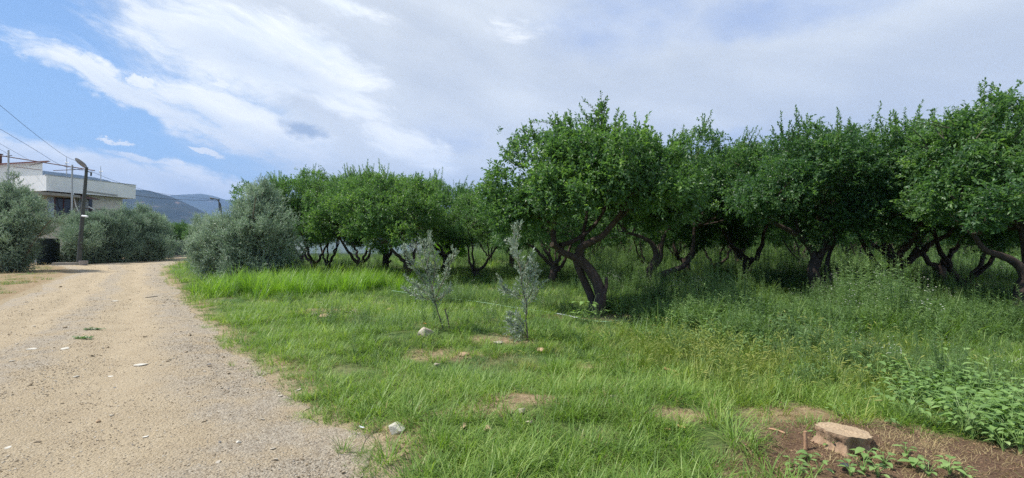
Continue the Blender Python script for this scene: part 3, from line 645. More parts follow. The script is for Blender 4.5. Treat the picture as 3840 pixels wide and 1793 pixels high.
# --- right-hand near tree rising out of the frame
DR = 9.6
bR = P(3840, 1190, DR); bR[2] = float(H(bR[0], bR[1])); rngR = np.random.default_rng(10)
LR = lambda px, py, dy=0.0: P(px, py, DR + dy) - bR
tR = thing('citrus_tree', 'tall yellow green citrus tree with one long top shoot, cut by the right picture edge', 'citrus tree', bR, 0, 'citrus trees of the orchard')
cR_ = LR(3850, 660, .2); rR = np.array([2.2, 2.0, 1.3])
S, q, r = crown(rngR, cR_, rR, nlobe=52, nspray=8600, shoots=24, tint=.47, ll=.095, lw=.042, shl=(.2, .5), extra=[tuple(LR(3700, 800, -1.2)) + (.35,), tuple(LR(3780, 750, -1.5)) + (.4,)])
for a, b_ in (((3660, 520), (3785, 328)), ((3700, 470), (3740, 370)), ((3720, 440), (3770, 350)), ((3680, 500), (3700, 430)), ((3560, 480), (3410, 440)), ((3600, 500), (3560, 430)), ((3540, 520), (3500, 450)), ((3800, 520), (3830, 450)), ((3640, 520), (3620, 440)), ((3480, 560), (3330, 460)), ((3700, 540), (3755, 400))):
    for _k in range(2): shoot(S, rngR, LR(*a, rngR.normal(0, .2)), LR(b_[0] + rngR.normal(0, 8), b_[1] + rngR.normal(0, 8), rngR.normal(0, .2)), r=.012, nl=int(12 + math.dist(a, b_) * .14), ll=.10, lw=.044, tint=.75)
link('crown', S.mesh('crown', [M['citrus'], M['twig']]), tR)
pR = [([LR(3845, 1230), LR(3845, 1170), LR(3848, 1100), LR(3860, 1050)], .24, .17, None),
      ([LR(3852, 1070), LR(3830, 1010), LR(3790, 975), LR(3740, 955), LR(3690, 935), LR(3650, 880)], .10, .04, None),
      ([LR(3860, 1060), LR(3890, 960), LR(3930, 860)], .12, .05, None), ([LR(3860, 1060), LR(3850, 960, .4), LR(3830, 860, .6)], .1, .05, None)]
link('trunk', trunk(rngR, cR_, rR, q, paths=pR).mesh('trunk', [M['bark'], M['cut']], smooth=True), tR)
placed.append((bR[0], bR[1]))
# --- other trees one can point to
named = [(0, 1348, 22.0, .95, 0.4, 'citrus tree with an even three way forked trunk in front of the white building'),
         (3, 1235, 27.0, .92, 1.6, 'citrus tree just right of the big silvery olive, yellow green low leaves'),
         (2, 1528, 18.5, .88, 2.2, 'citrus tree with a bare leaning trunk directly behind the left young olive'),
         (1, 1800, 20.5, .80, 3.0, 'slender citrus tree with thin paired stems between the two young olives'),
         (4, 2062, 17.5, .85, .9, 'citrus tree with a thick straight dark trunk behind the right young olive'),
         (2, 2572, 19.5, .95, 4.1, 'citrus tree with dark upright trunk where the low limb of its neighbour ends'),
         (3, 3650, 13.6, 1.02, 5.1, 'citrus tree with a Y shaped trunk and pale sawn face, near the right edge'),
         (0, 3520, 16.5, 1.08, 2.9, 'citrus tree with sloping reddish limb low over the weeds, left of the Y shaped trunk'),
         (1, 2690, 22.5, .95, 1.0, 'citrus tree with short dark trunk seen in the gap right of the low limb'),
         (0, 1130, 33.0, .95, 3.9, 'citrus tree partly hidden by the top of the silvery olive'),
         (4, 1660, 24.0, 1.0, 1.2, 'citrus tree filling the gap above the slender paired stems'),
         (2, 1450, 25.0, 1.08, 2.5, 'citrus tree behind the three way forked one, white building beyond'),
         (1, 1165, 25.0, 1.05, 5.5, 'citrus tree touching the right flank of the silvery olive'),
         (4, 3385, 13.0, 1.0, 3.3, 'citrus tree left of the Y shaped trunk whose crown fills the skyline'),
         (2, 2800, 17.0, 1.05, .7, 'citrus tree between the low limbed tree and the sawn stub tree, trunk in deep shade'),
         (4, 3335, 18.5, 1.1, .2, 'citrus tree with many crooked limbs over the sunlit weeds on the right')]
for v, px, d, s, rz, lab in named:
    x = (px - CX) / F * d; put_tree(v, x, d, lab, rz, s); placed.append((x, d))
# --- rows further in
rngO = np.random.default_rng(21); cnt = 0
for a in range(-4, 22):
    for b in range(0, 16):
        x = -9 + a * 5.4 - b * 1.6 + rngO.normal(0, .35); y = 20 + a * 1.9 + b * 5.3 + rngO.normal(0, .35)
        if y < 18 or y > 74 or x < -14 - .0 * y or x > 1.18 * y + 2: continue
        if x < 0 and y > 36: continue
        if x > 12 and y < 14: continue
        if x < -4 and 24 < y < 60 : continue
        if any(math.hypot(x - p[0], y - p[1]) < 4.1 for p in placed): continue
        placed.append((x, y)); cnt += 1
        put_tree(int(rngO.integers(0, 5)), x, y, 'citrus tree standing deep in the orchard rows behind the front trees, dark low forking trunk', rngO.random() * 6.28, rngO.uniform(.82, .94), 'citrus trees deep in the orchard', rngO.uniform(.88, 1.0))
print('orchard rows', cnt)
rngF = np.random.default_rng(90)
for k in range(42):
    a = -.55 + k * 1.75 / 41; d = 76 + rngF.uniform(0, 8); x = a * d
    if x < -16: d += 14; x = a * d
    t = put_tree(int(rngF.integers(0, 5)), x, d, 'citrus tree of the last row closing off the far side of the orchard', rngF.random() * 6.28, rngF.uniform(1.0, 1.15), 'citrus trees of the last row', 1.35); t.location.z -= 1.5
for px, d, s in ((628, 62, .85), (665, 64, .9), (705, 66, .85), (745, 63, .8), (590, 66, .8)):
    t = put_tree(int(px) % 5, (px - CX) / F * d, d, 'green fruit tree behind the dark fence, under the blue mountain', px, s, 'fruit trees behind the far fence')
# fresh green tree in the sun between the trunks
rngG = np.random.default_rng(33); xg = (1690 - CX) / F * 36
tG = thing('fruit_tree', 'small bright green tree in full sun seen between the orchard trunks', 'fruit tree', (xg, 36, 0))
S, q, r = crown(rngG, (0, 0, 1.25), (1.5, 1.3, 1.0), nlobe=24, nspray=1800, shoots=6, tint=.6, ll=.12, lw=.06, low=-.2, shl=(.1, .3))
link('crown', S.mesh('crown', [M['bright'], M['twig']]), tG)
link('trunk', trunk(rngG, np.array([0, 0, 1.25]), (1.5, 1.3, 1.0), q, base_r=.07, fork=.3).mesh('trunk', [M['bark'], M['cut']], smooth=True), tG)

# ------------------------------------------------------------------ olives
def olive(rng, lobes, nspray, ll=.062, lw=.014, nl=12, tint=.42, sprl=.26, wisps=40):
    S = Soup(); q = np.array([l[:3] for l in lobes]); r = np.array([l[3] for l in lobes]); wgt = r ** 2 / np.sum(r ** 2)
    li = rng.choice(len(q), nspray, p=wgt); dd = rand_dirs(rng, nspray)
    base = q[li] + dd * (r[li] * rng.uniform(.35, 1.05, nspray) ** .6)[:, None]
    cc_ = base[rng.integers(0, nspray, nspray // 40)]; cc_ = cc_ + nrm(cc_ - q.mean(0)) * rng.uniform(-.1, .22, (len(cc_), 1)); gi_ = rng.integers(0, len(cc_), nspray); mk_ = rng.random(nspray) < .78; base[mk_] = (cc_[gi_] + rng.normal(0, .11 * sprl / .26, (nspray, 3)))[mk_]
    cc = q.mean(0); outw = nrm(base - cc)
    ax = nrm(dd * .55 + outw * .4 + np.array([0, 0, .55]) + rng.normal(0, .35, (nspray, 3)))
    keep = base[:, 2] > .08; base, ax, li = base[keep], ax[keep], li[keep]; n = len(base)
    lt = rng.normal(0, .07, len(q))
    ct_ = rng.normal(0, .2, len(cc_)); spray_leaves(S, rng, base, ax, nl, sprl, ll, lw, tint + (ct_[gi_] * mk_)[keep] + lt[li] + rng.normal(0, .07, n), spread=.6)
    for k in range(0, n, 9): S.tube([base[k] - ax[k] * .12, base[k] + ax[k] * sprl], [.006, .002], 3, m=1)
    T = Soup(); b0 = np.array([0, 0, 0.])
    for i in range(len(q)):
        T.tube(bez(b0 + np.append(rng.normal(0, .12, 2), -.1), np.array([q[i][0] * .35, q[i][1] * .35, q[i][2] * .5]) + rng.normal(0, .1, 3), q[i], 8, .02, rng), np.linspace(.06, .015, 8), 6, rough=.1, rng=rng)
    return S.mesh('foliage', [M['olive'], M['twig']]), T.mesh('trunk', [M['bark2'], M['cut']], smooth=True)
def olive_thing(name, label, px, d, lobes_px, nspray, seed, py=None, group=None, dz=.9, **kw):
    """lobes given as (px, py, radius px) at depth d, spread in depth"""
    rng = np.random.default_rng(seed); x = (px - CX) / F * d; b = np.array([x, d, float(H(x, d))])
    lobes = []
    for (a, c, rr_) in lobes_px:
        R = rr_ * d / F
        for _ in range(2):
            p = P(a + rng.normal(0, rr_ * .15), c + rng.normal(0, rr_ * .12), d + rng.normal(0, 1) * dz * .6) - b; lobes.append((p[0], p[1], max(p[2], R * .5), R * rng.uniform(.8, 1.05)))
    fo, tr = olive(rng, lobes, nspray, **kw)
    t = thing(name, label, 'olive tree', b, 0, group); link('foliage', fo, t); link('trunk', tr, t); return t, fo, tr
olive_thing('olive_tree', 'big silvery grey olive bush where the grass verge meets the road bend', 915, 18.5,
            [(985, 745, 38), (960, 800, 55), (1010, 800, 50), (900, 840, 70), (1010, 860, 85), (830, 870, 70), (790, 930, 65), (880, 940, 95), (980, 950, 95), (1060, 920, 60), (1060, 985, 55), (860, 1010, 75), (940, 1030, 75), (1010, 1020, 65), (780, 985, 45), (900, 900, 90), (985, 715, 22), (960, 730, 20), (1030, 760, 22)],
            15000, 41, tint=.5, ll=.075, lw=.021)
olive_thing('olive_tree', 'dark green olive bush filling the left edge of the picture beside the road', 60, 25.5,
            [(-60, 745, 70), (15, 745, 55), (75, 760, 45), (30, 810, 85), (110, 790, 50), (140, 845, 38), (85, 860, 62), (0, 880, 90), (30, 930, 80), (-60, 850, 90), (20, 970, 70), (-80, 950, 80), (55, 980, 50), (195, 825, 26), (50, 715, 30), (70, 930, 50)],
            16000, 42, tint=.26, ll=.09, lw=.026, sprl=.3)
hedge = [(300, 36.5, [(300, 860, 55), (285, 900, 42), (330, 900, 60), (360, 850, 45), (300, 945, 60), (275, 955, 30), (350, 955, 55)], 'olive bush directly behind the street lamp pole'),
         (400, 38.5, [(400, 835, 40), (430, 880, 60), (390, 900, 60), (440, 940, 60), (380, 950, 50)], 'olive bush under the balcony railing, second from the lamp pole'),
         (480, 40.5, [(470, 825, 45), (500, 850, 50), (480, 900, 60), (520, 930, 55), (470, 950, 55)], 'olive bush below the right end of the white house'),
         (545, 43.0, [(540, 820, 35), (560, 850, 45), (550, 900, 55), (570, 945, 50), (530, 950, 45)], 'darker olive bush third along the hedge from the lamp pole'),
         (610, 46.0, [(585, 835, 30), (600, 880, 35), (590, 930, 40), (608, 900, 22), (575, 950, 38)], 'olive bush at the right end of the roadside hedge by the dark fence')]
for k, (px, d, lb, lab) in enumerate(hedge):
    olive_thing('olive_tree', lab, px, d, lb, 8000, 50 + k, group='olive bushes of the roadside hedge', tint=.22, ll=.11, lw=.032, sprl=.36, nl=10)
olive_thing('olive_tree', 'small rounded olive tree on bare stems between the far fence and the big olive', 735, 49, [(735, 905, 28), (720, 925, 22), (755, 900, 28), (750, 860, 35), (770, 880, 30), (760, 830, 22)], 2200, 60, tint=.42, ll=.11, lw=.026, sprl=.36, nl=10, dz=.5)

# --- young olives : upright wands with paired narrow leaves
def sapling(label, px, py, wands, seed, low=()):
    rng = np.random.default_rng(seed); b = G(px, py); d = b[1]; S = Soup(); T = Soup()
    t = thing('olive_sapling', label, 'sapling', b, 0, 'young olive trees'); L = lambda x, y, dy=0: P(x, y, d + dy) - b
    for pts, r0, leafy in wands:
        dys = np.cumsum(rng.normal(0, .05, len(pts))); dys[0] = 0
        pp = smooth_path([L(x, y, dd) for (x, y), dd in zip(pts, dys)], 5); n = len(pp)
        T.tube(pp, np.linspace(r0, r0 * .3, n), 6, rough=.06, rng=rng)
        if not leafy: continue
        seg = np.linalg.norm(np.diff(pp, axis=0), axis=1); cum = np.concatenate([[0], np.cumsum(seg)]); Lt = cum[-1]
        # side twigs
        nt = int(Lt / .037)
        for k in range(nt):
            s = Lt * (leafy + (1 - leafy) * (k + rng.random()) / nt); p = np.array([np.interp(s, cum, pp[:, j]) for j in range(3)])
            ax = nrm(nrm(pp[-1] - pp[0]) * .9 + rand_dirs(rng, 1)[0] * .75 + np.array([0, 0, .35])); tl = rng.uniform(.06, .22) * (1.2 - .6 * s / Lt)
            T.tube([p, p + ax * tl], [.0028, .0012], 3)
            m_ = int(6 + tl * 60); tt = np.linspace(.1, 1, m_); q = p + ax * (tl * tt)[:, None]
            pr = rand_dirs(rng, m_); pr = nrm(pr - ax * np.sum(pr * ax, -1, keepdims=True)); dd = nrm(ax * .8 + pr * .75)
            s_ = rng.uniform(.7, 1.2, m_); S.leaves(q, dd, nrm(pr + rng.normal(0, .5, (m_, 3))), .058 * s_, .016 * s_, np.clip(.45 + rng.normal(0, .22, m_), 0, 1), fold=.15)
    link('stem', T.mesh('stem', [M['bark2']], smooth=True), t); link('foliage', S.mesh('foliage', [M['sapling']]), t)
    return t
sapling('left young olive tree with silvery leaves, thin stem beside a stake', 1668, 1238,
        [([(1668, 1245), (1655, 1210), (1640, 1165), (1625, 1110), (1610, 1040), (1595, 960), (1588, 905)], .012, .25), ([(1625, 1110), (1590, 1060), (1555, 1000), (1530, 960), (1518, 925)], .007, .15), ([(1630, 1120), (1600, 1100), (1560, 1070), (1525, 1045)], .006, .15),
         ([(1620, 1090), (1630, 1020), (1625, 950), (1600, 900)], .008, .1), ([(1630, 1120), (1660, 1060), (1680, 1010), (1695, 975), (1700, 940)], .007, .15), ([(1640, 1130), (1600, 1120), (1540, 1100), (1515, 1080)], .006, .1), ([(1610, 1040), (1570, 960), (1560, 920)], .006, .1),
         ([(1630, 1130), (1665, 1110), (1690, 1090)], .005, .1), ([(1600, 1000), (1615, 930), (1605, 885)], .006, .1)], 71)
sapling('right young olive tree with a tall wispy top and drooping side twigs', 1978, 1275,
        [([(1980, 1300), (1978, 1250), (1972, 1200), (1975, 1150), (1960, 1080), (1950, 1000), (1935, 930), (1925, 860)], .013, .25), ([(1965, 1110), (1930, 1105), (1890, 1080), (1880, 1050)], .006, .1), ([(1970, 1130), (1930, 1110), (1885, 1090)], .005, .1),
         ([(1970, 1140), (2000, 1080), (2005, 1020), (1995, 985)], .006, .1), ([(1955, 1040), (1975, 990), (2000, 960)], .005, .1), ([(1945, 980), (1935, 920), (1945, 870), (1940, 845)], .007, .1), ([(1972, 1150), (2010, 1110), (2030, 1060)], .006, .1),
         ([(1950, 1000), (1925, 950), (1912, 900)], .006, .1), ([(1962, 1100), (1985, 1050), (1990, 1000)], .006, .1), ([(1978, 1250), (1950, 1200), (1925, 1180), (1910, 1190)], .005, .2), ([(1978, 1260), (1945, 1230), (1905, 1250)], .005, .2), ([(1978, 1270), (1960, 1240), (1930, 1270), (1920, 1290)], .005, .2), ([(1978, 1280), (1960, 1250), (1950, 1290)], .004, .1), ([(1978, 1265), (1940, 1215), (1900, 1215)], .005, .2)], 72)

# ------------------------------------------------------------------ scatter (stuff)
def scatter(name, label, protos, pts, rot, scl, idx, cat=None):
    """one object: geometry nodes put a clump on each point"""
    col = bpy.data.collections.new(name + '_clumps')
    for k, me in enumerate(protos):
        o = bpy.data.objects.new('%s_clump_%02d' % (name, k), me); col.objects.link(o)
    me = bpy.data.meshes.new(name); me.vertices.add(len(pts)); me.vertices.foreach_set('co', np.asarray(pts, np.float32).ravel())
    a = me.attributes.new('rot', 'FLOAT_VECTOR', 'POINT'); a.data.foreach_set('vector', np.asarray(rot, np.float32).ravel())
    a = me.attributes.new('scl', 'FLOAT', 'POINT'); a.data.foreach_set('value', np.asarray(scl, np.float32))
    a = me.attributes.new('idx', 'INT', 'POINT'); a.data.foreach_set('value', np.asarray(idx, np.int32))
    ob = link(name, me); tag(ob, label, cat, kind='stuff')
    ng = bpy.data.node_groups.new(name, 'GeometryNodeTree'); ng.interface.new_socket('Geometry', in_out='INPUT', socket_type='NodeSocketGeometry'); ng.interface.new_socket('Geometry', in_out='OUTPUT', socket_type='NodeSocketGeometry')
    gi = ng.nodes.new('NodeGroupInput'); go = ng.nodes.new('NodeGroupOutput'); ip = ng.nodes.new('GeometryNodeInstanceOnPoints'); ci = ng.nodes.new('GeometryNodeCollectionInfo')
    ci.inputs['Collection'].default_value = col; ci.inputs['Separate Children'].default_value = True; ci.inputs['Reset Children'].default_value = True
    def na(nm, dt):
        n = ng.nodes.new('GeometryNodeInputNamedAttribute'); n.data_type = dt; n.inputs[0].default_value = nm
        return [s for s in n.outputs if s.enabled and s.name == 'Attribute'][0]
    L = ng.links.new; L(gi.outputs[0], ip.inputs['Points']); L(ci.outputs[0], ip.inputs['Instance']); ip.inputs['Pick Instance'].default_value = True
    L(na('idx', 'INT'), ip.inputs['Instance Index']); L(na('rot', 'FLOAT_VECTOR'), ip.inputs['Rotation']); L(na('scl', 'FLOAT'), ip.inputs['Scale']); L(ip.outputs[0], go.inputs[0])
    md = ob.modifiers.new('scatter', 'NODES'); md.node_group = ng
    return ob
def clump(seed, n, rad, h, wd, mat, lean=(.05, .7), curl=(.3, 1.4), hv=.35, K=4, tint=.5, tv=.3, seedheads=0):
    rng = np.random.default_rng(seed); S = Soup(); a = rng.random(n) * 6.283; r = rad * np.sqrt(rng.random(n))
    p = np.stack([np.cos(a) * r, np.sin(a) * r, np.full(n, -.02)], 1); b = a + rng.normal(0, .9, n)
    S.blades(p, b, rng.uniform(*lean, n), h * rng.uniform(1 - hv, 1 + hv, n), wd * rng.uniform(.7, 1.3, n), K, rng.uniform(*curl, n), np.clip(tint + rng.normal(0, tv, n), 0, 1))
    for _ in range(seedheads):
        az_ = rng.random() * 6.28; hh = h * rng.uniform(.9, 1.3); e = np.array([math.cos(az_) * .12, math.sin(az_) * .12, hh]); pts = bez(np.zeros(3), np.array([0, 0, hh * .7]), e, 5)
        S.tube(pts, [.0015] * 5, 3, tint=.6); dr = nrm(pts[-1] - pts[-2]) * .8 + np.array([math.cos(az_), math.sin(az_), -.3]) * .4
        q = e + np.linspace(0, 1, 4)[:, None] * dr * .06; S.tube(q, [.003, .007, .006, .002], 5, tint=.95)
    return S.mesh('clump', [mat])
def frust(rng, y0, y1, dens, xl=-1.4, xr=1.7):
    """uniform points over the wedge in front of the camera between two depths"""
    A = (xr - xl) * (y1 ** 2 - y0 ** 2) / 2; n = int(A * dens)
    y = np.sqrt(rng.random(n) * (y1 ** 2 - y0 ** 2) + y0 ** 2); x = y * rng.uniform(xl, xr, n); return x, y
def weedzone(x, y):
    lim = np.where(x > 2.1, 10.2 - (x - 2.1) * 2.5, 10.4 + (2.1 - x) * .42); return ss(-.5, .7, y - lim + 1.4 * (fbm(x, y, .7, 51) - .5))
tgx, tgy = gp(1170, 1085)
def tallzone(x, y): return np.exp(-(((x - tgx) / 2.6) ** 2 + ((y - tgy) / 2.6) ** 2) ** 2)
fx_, fy_ = gp(2830, 1340)
def foxzone(x, y): return np.exp(-((x - fx_) / 1.6) ** 2 - ((y - fy_) / 1.3) ** 2)
GP = [clump(1, 50, .14, .15, .007, M['grass'], tint=.5, lean=(.1, 1.15)), clump(2, 46, .14, .19, .0075, M['grass'], tint=.55, lean=(.1, 1.0), curl=(.5, 1.9)), clump(3, 46, .14, .13, .007, M['grass'], tint=.65, lean=(.2, 1.25)), clump(4, 36, .12, .23, .008, M['grass'], tint=.6, lean=(.05, .9), curl=(.4, 1.7)),
      clump(5, 90, .15, .075, .006, M['mat'], lean=(.3, 1.2), tint=.45, K=3), clump(6, 90, .15, .09, .006, M['mat'], lean=(.3, 1.2), tint=.55, K=3),
      clump(7, 60, .20, .62, .014, M['tallgrass'], lean=(.02, .45), curl=(.2, 1.3), K=5, tint=.55), clump(8, 60, .20, .75, .015, M['tallgrass'], lean=(.02, .4), curl=(.3, 1.5), K=5, tint=.6),
      clump(9, 44, .13, .26, .008, M['foxtail'], tint=.5, seedheads=7), clump(10, 44, .13, .22, .008, M['foxtail'], tint=.6, seedheads=4),
      clump(11, 22, .14, .17, .0055, M['straw'], lean=(.3, 1.4), tint=.5), clump(12, 26, .16, .30, .010, M['grass'], lean=(.05, .6), curl=(.5, 1.8), tint=.5, K=5)]
rg = np.random.default_rng(77); PX, PY, IX, SC = [], [], [], []
for y0, y1, dens, s0 in ((1.2, 5, 150, 1.08), (5, 8, 95, 1.05), (8, 12, 44, 1.2), (12, 18, 20, 1.5), (18, 30, 7.5, 2.0), (30, 60, 1.7, 3.2)):
    x, y = frust(rg, y0, y1, dens); e = x - Redge(y)
    pr = ss(-.22, .2, e + .5 * (fbm(x, y, 1.5, 61) - .5) + .3 * (fbm(x, y, 5, 62) - .5))
    pr = pr * (1 - np.clip(1.3 * humus(x, y) - .25, 0, .96)) * (1 - .93 * np.clip(bare(x, y) * 1.1 + 1.3 * (fbm(x, y, 5, 63) - .55) * (bare(x, y) > .04), 0, 1)) * (.64 + .42 * ss(.35, .58, fbm(x, y, 2.4, 64)))
    lv = (Ledge(y) - x); pl = ss(.2, 1.5, lv) * ss(.38, .55, fbm(x, y, .8, 65)) * .9 * (y < 33); pr = np.maximum(pr * (e > -.3), pl * (lv > 0))
    wz = weedzone(x, y); tz = tallzone(x, y); fz = foxzone(x, y)
    k = rg.random(len(x)) < pr; x, y, e, wz, tz, fz = x[k], y[k], e[k], wz[k], tz[k], fz[k]; n = len(x)
    nz = fbm(x, y, .9, 66); nz2 = fbm(x, y, 1.7, 67); u = rg.random(n)
    ix = np.where(nz + .25 * (u - .5) > .56, rg.integers(4, 6, n), rg.integers(0, 4, n)); ix = np.where((nz2 > .62) & (u > .3), 3, ix)
    ix = np.where(u > .90, 10, ix); ix = np.where((u < .035), 11, ix); ix = np.where((e < .45) & (u > .45) & (e > 0), 4, ix)
    ix = np.where(rg.random(n) < fz * 1.1, rg.integers(8, 10, n), ix)
    ix = np.where(rg.random(n) < tz * 1.5, rg.integers(6, 8, n), ix); ix = np.where(x < Ledge(y), np.where(u > .5, 4, 10), ix); k2 = rg.random(n) > .6 * wz; x, y, e, wz, tz, fz, nz, nz2, u, ix = [a_[k2] for a_ in (x, y, e, wz, tz, fz, nz, nz2, u, ix)]; n = len(x)
    s = s0 * rg.uniform(.5, 1.15, n) * np.where(ix >= 6, .9, 1) * (.7 + .5 * fbm(x, y, 1.3, 68)) ; s = np.where((ix == 6) | (ix == 7), rg.uniform(.75, 1.15, n), s)
    s = s * np.clip(.6 + e * .9, .55, 1)
    s = s * np.where(x < Ledge(y), 1.9, 1)
    PX.append(x); PY.append(y); IX.append(ix); SC.append(s)
x, y, ix, s = map(np.concatenate, (PX, PY, IX, SC)); n = len(x); print('grass', n)
rot = np.stack([rg.normal(0, .08, n), rg.normal(0, .08, n), rg.random(n) * 6.283], 1)
scatter('grass', 'long bright green grass of the verge and orchard floor', GP, np.stack([x, y, H(x, y)], 1), rot, s, ix)

# weeds
def weed(seed, h=.6, nleaf=46, ll=.065, lw=.011, branches=3, flowers=0, mat='weed', tint=.5):
    rng = np.random.default_rng(seed); S = Soup()
    for bI in range(branches):
        az_ = rng.random() * 6.28; sp_r = .10 if bI else .02; hh = h * (1 if bI == 0 else rng.uniform(.6, .95)); st = np.array([rng.normal(0, .03), rng.normal(0, .03), -.02]); e = np.array([math.cos(az_) * sp_r * 1.5, math.sin(az_) * sp_r * 1.5, hh])
        pts = bez(st, np.array([math.cos(az_) * sp_r, math.sin(az_) * sp_r, hh * .5]), e, 6); S.tube(pts, np.linspace(.004, .0015, 6), 4, tint=.35)
        t = np.sort(rng.uniform(.1, 1, nleaf)); q = np.stack([np.interp(t, np.linspace(0, 1, 6), pts[:, k]) for k in range(3)], 1); a = np.arange(nleaf) * 2.4 + rng.random() * 6
        d = np.stack([np.cos(a), np.sin(a), rng.uniform(.2, 1.0, nleaf)], 1); s_ = rng.uniform(.6, 1.2, nleaf) * (1.15 - .6 * t)
        S.leaves(q, d, nrm(np.array([0, 0, 1.]) + rng.normal(0, .3, (nleaf, 3))), ll * s_, lw * s_, np.clip(tint + rng.normal(0, .18, nleaf) + .2 * (t > .85), 0, 1), droop=.25, fold=.1)
        for _ in range(flowers):
            c = e + rng.normal(0, .035, 3) + np.array([0, 0, .02]); S.tube([e, c], [.001, .001], 3); k = 6; an = np.arange(k) / k * 6.283; rr_ = .011
            W = np.concatenate([[c + [0, 0, .002]], c + np.stack([np.cos(an) * rr_, np.sin(an) * rr_, 0 * an], 1)]); S.add(W, T=[(0, 1 + i, 1 + (i + 1) % k) for i in range(k)], m=1)
    return S.mesh('clump', [M[mat], M['flower']])
def rosette(seed, n=9, ll=.08, lw=.045, h=.2, mat='broad', tint=.5):
    rng = np.random.default_rng(seed); S = Soup()
    for k in range(n):
        a = k * 2.4 + rng.normal(0, .2); hh = h * rng.uniform(.35, 1.0); r0 = rng.uniform(.2, .7) * h * .8; e = np.array([math.cos(a) * r0, math.sin(a) * r0, hh])
        S.tube(bez(np.array([0, 0, -.02]), np.array([0, 0, hh * .6]), e, 4), [.003, .0025, .002, .0015], 4, tint=.7)
        d = np.array([[math.cos(a), math.sin(a), rng.uniform(-.25, .35)]]); s_ = rng.uniform(.6, 1.25)
        d = nrm(d); side = nrm(np.cross(d, [[0, 0, 1.]])); up = np.cross(side, d); L, W = ll * s_, lw * s_
        pr = [(0, 0), (.18, .42), (.42, .5), (.7, .34), (1, 0)]; L_ = [e + d[0] * L * t + side[0] * W * w_ + up[0] * (W * w_ * .3 - L * .22 * t * t) for t, w_ in pr]; R2 = [e + d[0] * L * t - side[0] * W * w_ + up[0] * (W * w_ * .3 - L * .22 * t * t) for t, w_ in pr]; Cn = [e + d[0] * L * t - up[0] * L * .22 * t * t for t, _ in pr]
        V_ = np.array(L_ + R2 + Cn); Q_ = []
        for i in range(4): Q_ += [(i, i + 1, 10 + i + 1, 10 + i), (5 + i + 1, 5 + i, 10 + i, 10 + i + 1)]
        S.add(V_, Q=Q_, tint=np.clip(tint + rng.normal(0, .2), 0, 1))
    return S
WP = [weed(201, .6, 54, ll=.085, lw=.016), weed(202, .95, 74, ll=.085, lw=.016), weed(203, .45, 44, tint=.6), weed(204, .62, 50, flowers=3), weed(205, .38, 40, ll=.05, lw=.016, branches=5, tint=.5), weed(206, .5, 46, ll=.08, lw=.014, branches=4, tint=.65),
      rosette(207, 16, .07, .04, .32, 'weed', .5).mesh('clump', [M['weed']]), rosette(208, 20, .055, .03, .25, 'weed', .6).mesh('clump', [M['weed']]),
      clump(209, 40, .14, .34, .010, M['weed'], tint=.55), clump(210, 40, .14, .42, .010, M['grass'], tint=.35, K=5)]
PX, PY, IX, SC = [], [], [], []
for y0, y1, dens, s0 in ((3.5, 7, 105, .95), (7, 11, 90, 1.0), (11, 17, 48, 1.08), (17, 28, 18, 1.25), (28, 70, 3.6, 2.2)):
    x, y = frust(rg, y0, y1, dens, -1.0, 1.6); wz = weedzone(x, y) * (1 - .95 * np.clip(bare(x, y) * 1.4, 0, 1)) * (1 - .9 * tallzone(x, y)) * (1 - .6 * foxzone(x, y)); e = x - Redge(y)
    wz = np.maximum(wz, .14 * ss(1, 2, e) * (y > 5)) * ss(.8, 2.2, e); wz = wz * (.5 + .7 * ss(.35, .55, fbm(x, y, 1.1, 81)))
    k = rg.random(len(x)) < wz; x, y = x[k], y[k]; n = len(x); u = rg.random(n); nz = fbm(x, y, .6, 82)
    ix = np.where(nz > .5, rg.choice([0, 1, 0, 5, 8, 9, 2, 1, 6, 3], n), rg.choice([2, 4, 6, 7, 8, 9, 0], n)); ix = np.where((y < 7) & (u > .5), rg.choice([4, 7, 8, 2], n), ix)
    big = .55 + .75 * ss(.3, .7, fbm(x, y, .5, 83)) ; s = s0 * rg.uniform(.65, 1.2, n) * big * (.62 + .38 * ss(5, 9, y)) * np.where(x < 2, .62, 1.0)
    PX.append(x); PY.append(y); IX.append(ix); SC.append(s)
x, y, ix, s = map(np.concatenate, (PX, PY, IX, SC)); n = len(x); print('weeds', n)
rot = np.stack([rg.normal(0, .07, n), rg.normal(0, .07, n), rg.random(n) * 6.283], 1)
scatter('weeds', 'tall leafy weeds under and in front of the citrus trees, some with small white flowers', WP, np.stack([x, y, H(x, y)], 1), rot, s, ix)
# pale broad leaved patch at the lower right
BP = [rosette(221, 14, .085, .05, .30).mesh('clump', [M['broad']]), rosette(222, 11, .095, .055, .24, tint=.6).mesh('clump', [M['broad']]), rosette(223, 17, .07, .042, .34, tint=.4).mesh('clump', [M['broad']])]
bx, by = [], []
for (px, py, a, b_, m_) in ((3560, 1500, .5, .34, 34), (3700, 1570, .5, .3, 40), (3840, 1625, .45, .3, 40), (3780, 1500, .6, .4, 24), (3450, 1440, .3, .25, 14), (3850, 1600, .4, .4, 30)):
    cx_, cy_ = gp(px, py + 25); bx.append(cx_ + rg.normal(0, a * .6, m_)); by.append(cy_ + rg.normal(0, b_ * .6, m_))
x, y = np.concatenate(bx), np.concatenate(by); n = len(x)
scatter('broadleaf_weeds', 'pale green broad leaved weeds spreading at the lower right above the bare soil', BP, np.stack([x, y, H(x, y)], 1), np.stack([rg.normal(0, .15, n), rg.normal(0, .15, n), rg.random(n) * 6.28], 1), rg.uniform(.55, 1.1, n), rg.integers(0, 3, n))

